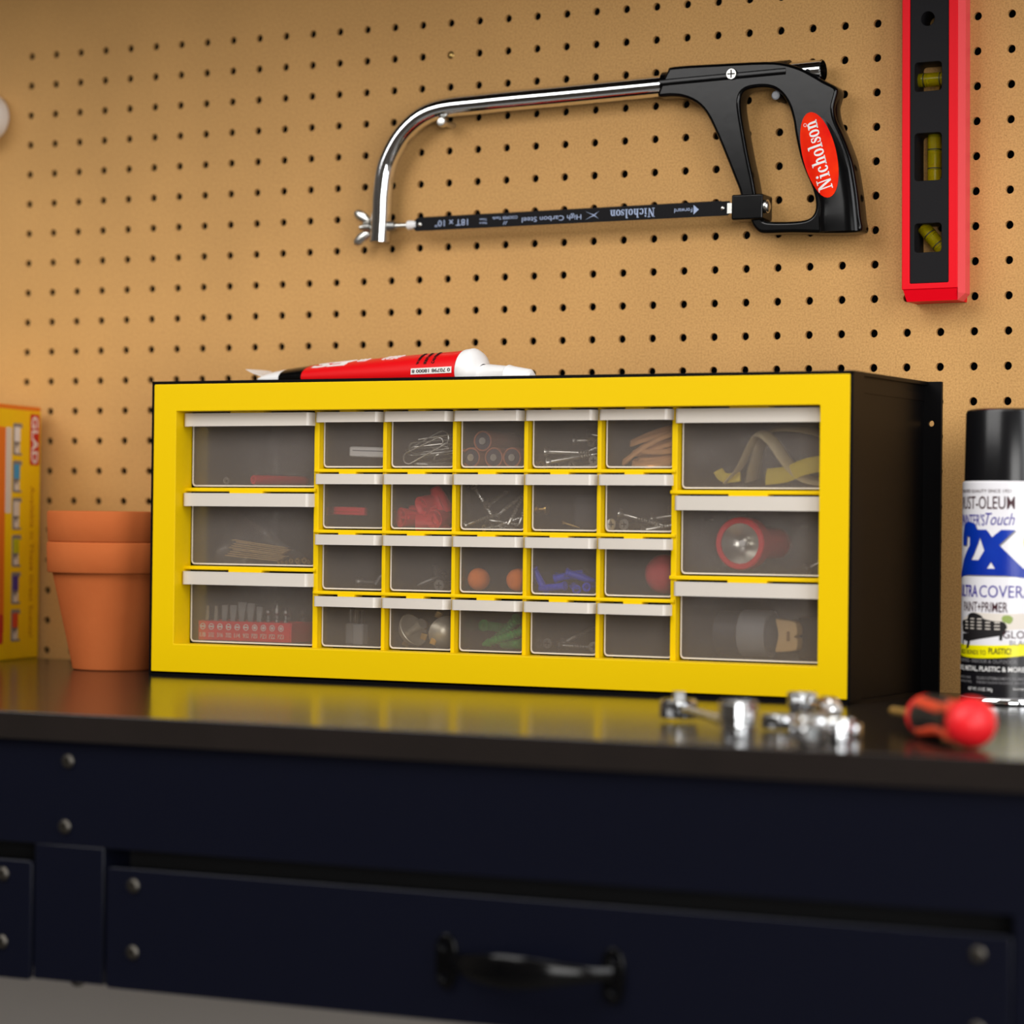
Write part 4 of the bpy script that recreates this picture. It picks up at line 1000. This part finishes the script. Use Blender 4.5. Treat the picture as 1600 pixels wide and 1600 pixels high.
# local: x -0.92..1.0, z 0..
zt = 9.35
fr_ = extr([rrect(-.83, .82, .33, zt, .03), rrect(-.6, .55, .5, zt - .5, .04)], -1.0, 0.0, .025)
lpart(fr_, 'frame', 'red')
lpart(MB().add([(-.80, -.98, .35), (.80, -.98, .35), (.80, 0, .35), (-.80, 0, .35), (-.72, -.86, .0), (.78, -.86, .0), (.78, 0, .0), (-.72, 0, .0)],
               [(0, 1, 5, 4), (1, 2, 6, 5), (2, 3, 7, 6), (3, 0, 4, 7), (4, 5, 6, 7), (0, 3, 2, 1)]), 'end_cap', 'red')
rl = MB().add([(.82, -.98, .2), (.82, -.98, zt), (.96, -.72, .2), (.96, -.72, zt), (.96, -.3, .2), (.96, -.3, zt), (.82, -.02, .2), (.82, -.02, zt), (.78, -.3, 0), (.78, -.86, 0)],
              [(0, 2, 3, 1), (2, 4, 5, 3), (4, 6, 7, 5), (0, 9, 2), (9, 8, 4, 2), (8, 6, 4), (1, 3, 5, 7), (0, 1, 7, 6)])
lpart(rl, 'right_rail', 'redlit')
wins = [rrect(-.47, .33, 5.97, 6.79, .1), rrect(-.47, .33, 3.42, 4.77, .1), rrect(-.47, .33, 1.38, 2.2, .1), circle(-.08, 8.03, .2, 20)]
web = extr([rrect(-.6, .55, .5, zt - .5, .04)] + wins, -.96, -.1, .02)
lpart(web, 'web', 'levelb')
def vial(p, q, rings):
    p, q = Vector(p), Vector(q)
    v = MB().cyl(p, q, .2, seg=20).build('vial', 'vial', lv)
    d = (q - p).normalized()
    for t in rings:
        c_ = p.lerp(q, t); MB().cyl(c_ - d * .015, c_ + d * .015, .206, seg=20, cap=False).build('ring', 'ink', v)
    c_ = p.lerp(q, .5); MB().cyl(c_ - d * .16 + Vector((0, -.05, 0)), c_ + d * .16 + Vector((0, -.05, 0)), .08, seg=12).build('bubble', 'bubble', v)
vial((-.5, -.5, 6.36), (.36, -.5, 6.36), (.22, .78))
vial((-.02, -.5, 3.38), (-.02, -.5, 4.8), (.3, .68))
vial((-.35, -.5, 2.15), (.3, -.5, 1.4), (.3, .7))
# roll hanging at the left edge
o = thing('hanging_roll', 'white round roll hanging on the pegboard at the left edge', 'roll', WALL @ T(-1.62, 0, 18.22))
MB().lathe([(.4, -.1), (.8, -.1), (.84, -.2), (.84, -1.0), (.8, -1.1), (.4, -1.1), (.4, -.1)], 36, 'y').build('roll', 'whitepl', o)
MB().cyl((0, .5, .28), (0, -1.4, .28), .1, seg=14).build('hook', 'zinc', o)

# ================================================================== POTS
def pot(z, lb):
    p = thing('flower_pot', lb, 'flower pot', T(7.22, -5.09, z), 'nested terracotta pots')
    MB().lathe([(0, .12), (1.15, .12), (1.78, 3.0), (1.93, 3.88), (1.97, 3.9), (1.88, 3.0), (1.97, 2.96)][:4] + [(1.96, 3.9)], 56).lathe(
        [(.25, 0.0), (1.2, 0.0), (1.25, .04), (1.9, 2.98)], 56).build('body', 'terra', p)
    MB().lathe([(1.88, 3.02), (1.9, 3.0), (2.03, 2.99), (2.06, 3.03), (2.09, 3.86), (2.07, 3.91), (2.03, 3.93), (1.93, 3.93), (1.9, 3.88), (1.85, 3.1)], 64).build('rim', 'terra', p)
pot(0, 'lower terracotta pot standing on the bench')
pot(.95, 'upper terracotta pot nested in the lower one, only its rim showing')

# ================================================================== CARTON
ux, uy = 1.52 - .93, -3.22 + .33; L_ = math.hypot(ux, uy); BX = Matrix(((ux / L_, -uy / L_ * -1, 0), (uy / L_, ux / L_, 0), (0, 0, 1)))
a_ = math.atan2(uy, ux)
CR = T(.93, -.36, 0) @ RZ(a_ + PI)     # local x points to the wall end, -y is outward (right) face
# outward normal of the printed face is +x in the world: build with local frame s (towards viewer) = -x
box = thing('bag_box', 'yellow and orange carton of scented bags at the left edge', 'box', CR)
MB().box(-6, 0, 0, 3.4, 0, 8.35, b=.04).build('carton', 'boxy', box)
def bx(s0, s1, z0, z1, m, t_=.004, name='print_patch', r=0):
    e = extr([rrect(-s1, -s0, z0, z1, min(.08, abs(s1 - s0) * .2))], -t_, .002); return e.build(name, m, box)
bx(.05, 6, 8.2, 8.34, 'boxo'); 
bx(2.7, 6, .9, 7.6, 'boxo', .003); bx(2.75, 5.8, .55, 1.5, 'boxr', .005)
bx(2.25, 2.7, 4.8, 7.6, 'tanp', .005)
gp = bx(.12, .85, 6.4, 8.1, 'boxr', .006, 'logo_patch')
t_ = fit_text('GLAD', -.78, .78, -.24, .24, bold=.03, thick=.002); t_.xf(T(-.48, -.009, 7.24) @ RY(PI / 2)).build('lettering', 'white', gp)
t_ = fit_text('Available in These Great Scents!', -2.5, 2.5, -.14, .14, bold=.008, thick=.002); t_.xf(T(-.62, -.007, 3.2) @ RY(PI / 2)).build('lettering', 'boxt', box)
cols = ['whitepl', 'bluepl', 'tanp', 'greenp', 'violet', 'ored']
MT['sky'] = mat('carton_print_sky', (40, 160, 215), .4, bump=(25, .02)); MT['lime'] = mat('carton_print_lime', (190, 196, 20), .4, bump=(25, .02))
cols = ['whitepl', 'sky', 'tanp', 'lime', 'violet', 'ored']
for k in range(6):
    zt_ = 7.75 - 1.22 * k
    q = bx(1.45, 2.15, zt_ - 1.05, zt_, 'greyp', .005, 'window_print')
    for (a0, a1, b0, b1, m_) in ((1.6, 2.05, -.6, -.12, cols[k]), (1.65, 2.0, -.98, -.68, 'tanp'), (1.8, 1.95, -.78, -.64, 'ink'), (1.45, 1.62, -.98, -.15, 'boxy')):
        extr([rrect(-a1, -a0, zt_ + b0, zt_ + b1, .03)], -.009, -.004).build('print_patch', m_, q)

# ================================================================== SPRAY CAN
can = thing('spray_can', 'black and white spray paint can with black cap right of the cabinet', 'spray can', T(35.52, -4.53, 0) @ RZ(math.radians(2.5)))
R_ = 1.3
MB().lathe([(0, .05), (.9, .12), (1.15, .02), (1.24, .0), (1.31, .06), (1.31, .14), (1.27, .2), (R_ - .01, .22), (R_ - .01, .24)], 64).build('base_rim', 'chrome', can)
MB().lathe([(R_, .2), (R_, 5.86), (1.27, 5.9), (1.2, 5.92)], 96).build('label_sleeve', 'labelw', can)
cp_ = MB().lathe([(1.24, 5.88), (1.255, 5.9), (1.23, 7.7), (1.2, 7.78), (1.12, 7.82), (0, 7.83)], 72).build('cap', 'capb', can)
def lab(mb, m, name='print', e=0.0, par=None): 
    for v in mb.v: v.y -= e
    return wrap(mb, R_ + .003).build(name, m, par or can)
# the visible centre of the can sits at arc x ~ 0 ; view is turned right, so artwork is centred a little left
def band(f0, f1, e, m, name):
    xs = [-4.05 + 8.1 * i / 90 for i in range(91)]; o = MB(); r = R_ + e
    vs = []
    for x in xs:
        for f in (f0, f1):
            a = x / R_; vs.append((r * math.sin(a), -r * math.cos(a), f(x)))
    o.add(vs, [(2 * i, 2 * i + 2, 2 * i + 3, 2 * i + 1) for i in range(90)], 0, True)
    return o.build(name, m, can)
yb = lambda x: 1.25 + .02 * x + .05 * min(2.2, abs(x + .5)) ** 2
band(lambda x: .21, lambda x: yb(x) + .02, .003, 'labelb', 'black_band')
band(yb, lambda x: yb(x) + .34 - .02 * abs(x + .5), .005, 'labely', 'yellow_band')
def ct(s_, x0, x1, z0, z1, m, bold=0, e=.004, **k): return lab(fit_text(s_, x0, x1, z0, z1, bold=bold, thick=.001, **k), m, 'lettering', e)
ct('TRUSTED QUALITY SINCE 1921', -1.5, .3, 5.58, 5.68, 'maroon')
ct('RUST-OLEUM', -1.46, .4, 5.16, 5.5, 'maroon', .008)
ct("PAINTER'S", -1.48, -.42, 4.72, 5.03, 'violet', .005)
ct('Touch', -.4, .4, 4.74, 5.06, 'violet', 0, shear=.35)
lp2x = [(-2.0, 3.42), (1.2, 3.42), (.62, 3.62), (-.0, 4.22), (.42, 4.62), (0.05, 4.62), (-.2, 4.42), (-.36, 4.62), (-.72, 4.62), (-.85, 4.78), (-1.2, 4.84), (-1.5, 4.74), (-1.62, 4.4), (-1.6, 4.2), (-1.3, 4.2), (-1.25, 4.45), (-1.1, 4.42), (-1.1, 4.2), (-1.5, 3.85), (-1.7, 3.6)]
lp2x = [(x if x > -.4 else -.4 + (x + .4) * .8, z) for x, z in lp2x]
hole1 = [(-1.0, 3.82), (-.65, 3.82), (-.42, 4.08), (-.6, 4.42), (-.66, 4.28), (-.84, 4.0)]; hole1 = [(-.4 + (x + .4) * .8, z) for x, z in hole1]
hole2 = [(-.34, 3.6), (-.1, 3.6), (-.22, 3.78)]
sh_ = [(x_ + .035, z_ - .03) for x_, z_ in lp2x]
lab(extr([sh_, [(x_ - .0, z_ - .03) for x_, z_ in hole1], [(x_, z_ - .02) for x_, z_ in hole2]], -.002, 0), 'greyp', 'print', .001)
lab(extr([lp2x, hole1, hole2], -.003, -.001), 'blue', 'print', .003)
arc_ = [(-2.1, 3.2), (-1.5, 3.36), (-.7, 3.46), (0, 3.44), (.7, 3.36), (1.6, 3.2), (1.6, 3.28), (.8, 3.5), (0, 3.58), (-.7, 3.58), (-1.5, 3.5), (-2.1, 3.32)]
lab(extr([arc_], -.003, -.001), 'blue', 'print', .0035)
ct('ULTRA', -1.5, -.62, 2.84, 3.16, 'violet', .025); ct('COVERAGE', -.56, 1.35, 2.84, 3.16, 'violet')
ct('PAINT+PRIMER', -1.25, .24, 2.46, 2.72, 'maroon', .008)
lab(extr([circle(1.0, 4.3, .36, 30)], -.002, 0), 'labely', 'print', .001)
# bench picture
bg_ = [(-1.4, 1.9), (1.0, 2.05), (1.05, 2.45), (.2, 2.42), (-.8, 2.44), (-1.4, 2.2)]
lab(extr([bg_], -.001, 0), 'tanp', 'print', .001)
lab(extr([catmull([(.1, 2.24), (.3, 2.16), (.38, 2.3), (.28, 2.38), (.12, 2.36)], 4)], -.001, 0), 'greenp', 'print', .002)
sq_ = lambda L: [(p[0] if p[0] > -.2 else -.2 + (p[0] + .2) * .9, p[1]) for p in L]
back_ = catmull([(-1.35, 2.05), (-1.35, 2.2), (-1.05, 2.25), (-.98, 2.38), (-.75, 2.43), (-.5, 2.36), (-.42, 2.28), (-.1, 2.22), (.15, 2.2), (.18, 2.0), (-.5, 1.92), (-1.25, 1.9)], 4)
sl = []
for i in range(4):
    for j in range(5):
        x_ = -1.15 + .26 * j; z_ = 2.0 + .085 * i - .0 * j
        if z_ + .03 < (2.36 if -1.0 < x_ < -.5 else 2.2): sl.append([(x_, z_), (x_ + .15, z_), (x_ + .15, z_ + .03), (x_, z_ + .03)])
lab(extr([back_] + sl, -.001, 0), 'ink', 'print', .003)
lab(extr([[(-1.32, 1.86), (.2, 2.0), (.2, 1.9), (.12, 1.88), (.1, 1.72), (.03, 1.72), (.03, 1.84), (-.9, 1.68), (-.95, 1.5), (-1.1, 1.46), (-1.02, 1.66), (-1.25, 1.7), (-1.27, 1.55), (-1.33, 1.55)]], -.001, 0), 'ink', 'print', .003)
ct('GLOSS', .12, .95, 1.78, 1.98, 'maroon', .006, .006); ct('BLACK', .3, .95, 1.6, 1.73, 'greyp', 0, .006)
ct('ALSO BONDS TO', -1.42, -.34, 1.33, 1.45, 'ink', 0, .008); ct('PLASTIC!', -.26, .34, 1.36, 1.52, 'ink', .02, .008)
ct('FAST DRYING - INDOOR & OUTDOOR', -1.7, .5, 1.12, 1.21, 'greyp', 0, .006)
ct('WOOD, METAL, PLASTIC & MORE', -1.78, .7, .88, 1.03, 'white', .02, .006)
ct('PELIGRO! EXTREMADAMENTE INFLAMABLE. VAPORES', -.62, 1.1, .68, .76, 'greyp', .01, .006)
ct('PUEDEN CAUSAR INCENDIO. MANTENGA LEJOS', -.62, 1.1, .56, .64, 'greyp', .01, .006)
ct('DANGER! EXTREME', -1.5, -.85, .69, .75, 'greyp', 0, .006); ct('READ BACK PANEL', -1.5, -.8, .58, .64, 'greyp', 0, .006)
ct('NET WT. 12 OZ. 340g', -.95, -.14, .36, .47, 'white', 0, .006); ct('formula', .4, .7, .43, .49, 'white', 0, .006)

# ================================================================== SCREWDRIVER
sd_t = Vector((36.0, -15.46, .42)); sd_b = Vector((39.35, -20.25, .55))
dd = (sd_b - sd_t)
scd = thing('screwdriver', 'red and black ball-handled screwdriver lying on the bench top', 'screwdriver', along(sd_t, sd_b))
Ld = dd.length
h0 = 2.35
MB().cyl((0, 0, 0), (h0 + .3, 0, 0), .1, seg=14).build('shaft', 'brass', scd)
MB().lathe([(0, h0), (.3, h0 + .01), (.44, h0 + .12), (.48, h0 + .3), (.45, h0 + .5)], 30, 'x').build('collar', 'handler', scd)
MB().lathe([(.44, h0 + .45), (.49, h0 + .65), (.48, h0 + 1.1), (.4, h0 + 1.6), (.36, h0 + 2.0), (.4, h0 + 2.5), (.45, h0 + 2.9)], 30, 'x').build('grip', 'rubber', scd)
for k in range(4):
    a = PI / 4 + k * PI / 2
    pts = [(h0 + x_, r_ * math.cos(a), r_ * math.sin(a)) for x_, r_ in ((.8, .4), (1.3, .36), (2.0, .29), (2.7, .36), (3.1, .4))]
    MB().tube(catmull(pts, 4, False), .15, 10).build('grip_inlay', 'ored', scd)
MB().sphere((Ld, 0, 0), .54, seg=32).build('ball_end', 'handler', scd)

# ================================================================== CHROME TOOLS
def socket(x, y, r, h, lb, lying=None, m='chrome', z=0):
    M = T(x, y, z) if lying is None else T(x, y, z + r) @ RZ(lying) @ RY(PI / 2)
    p = thing('socket', lb, 'socket', M, 'chrome sockets on the bench top')
    MB().lathe([(r * .6, h - .3), (r * .62, h), (r * .92, h), (r, h - .04), (r, h * .55), (r * .88, h * .48), (r * .9, .05), (r * .86, 0), (r * .35, 0), (r * .35, .3)], 28).build('barrel', m, p)
    MB().lathe([(r * .6, h - .3), (0, h - .3)], 6, smooth=False).build('hex_recess', 'steel', p)
rt = thing('ratchet_wrench', 'chrome ratchet handle lying in front of the cabinet', 'ratchet', along((30.9, -16.1, 0), (33.9, -19.6, 0)))
MB().lathe([(0, .08), (.42, .08), (.46, .14), (.46, .46), (.4, .52), (0, .54)], 30).build('head', 'chrome', rt)
MB().box(-.13, .13, -.13, .13, .5, .7, b=.02).build('drive', 'steel', rt)
MB().tube([(.35, 0, .3), (1.0, 0, .3), (2.4, 0, .28), (3.4, 0, .26), (4.2, 0, .26)], [.2, .16, .14, .2, .2], 16, flat=.7, upv=(0, 1, 0)).build('shaft', 'chrome', rt)
MB().cyl((4.15, 0, .26), (4.3, 0, .26), .2, .12, 16).build('end_knob', 'steel', rt)
socket(34.35, -20.9, .42, .85, 'tall chrome socket at the end of the ratchet handle')
socket(35.5, -20.2, .33, .6, 'chrome socket lying on its side in the middle of the group', lying=.5)
socket(36.55, -20.6, .33, .55, 'short chrome socket standing farthest right, near the bench edge')
socket(35.9, -21.2, .27, .45, 'smallest chrome socket lying at the front', lying=-.6)
socket(33.4, -14.5, .36, .7, 'chrome socket standing nearest the cabinet front')
socket(34.1, -15.6, .34, .62, 'chrome socket lying behind the others', lying=1.1)
wr = thing('combination_wrench', 'chrome wrench lying across the group of sockets', 'wrench', along((34.0, -17.5, .05), (36.1, -19.2, .05)))
MB().lathe([(.22, .0), (.4, .0), (.43, .05), (.43, .28), (.4, .32), (.22, .32), (.22, 0)], 24).build('ring_end', 'chrome', wr)
MB().box(.38, 2.3, -.13, .13, .06, .2, b=.05).build('shaft', 'chrome', wr)
e = extr([[(2.2, -.15), (2.5, -.38), (2.9, -.4), (3.05, -.22), (2.7, -.16), (2.62, 0), (2.7, .16), (3.05, .22), (2.9, .4), (2.5, .38), (2.2, .15)]], -.3, 0, .03)
e.xf(RX(-PI / 2)); e.xf(T(0, 0, .3))
zmin = min(v.z for v in e.v); e.xf(T(0, 0, -zmin)); e.build('open_end', 'chrome', wr)
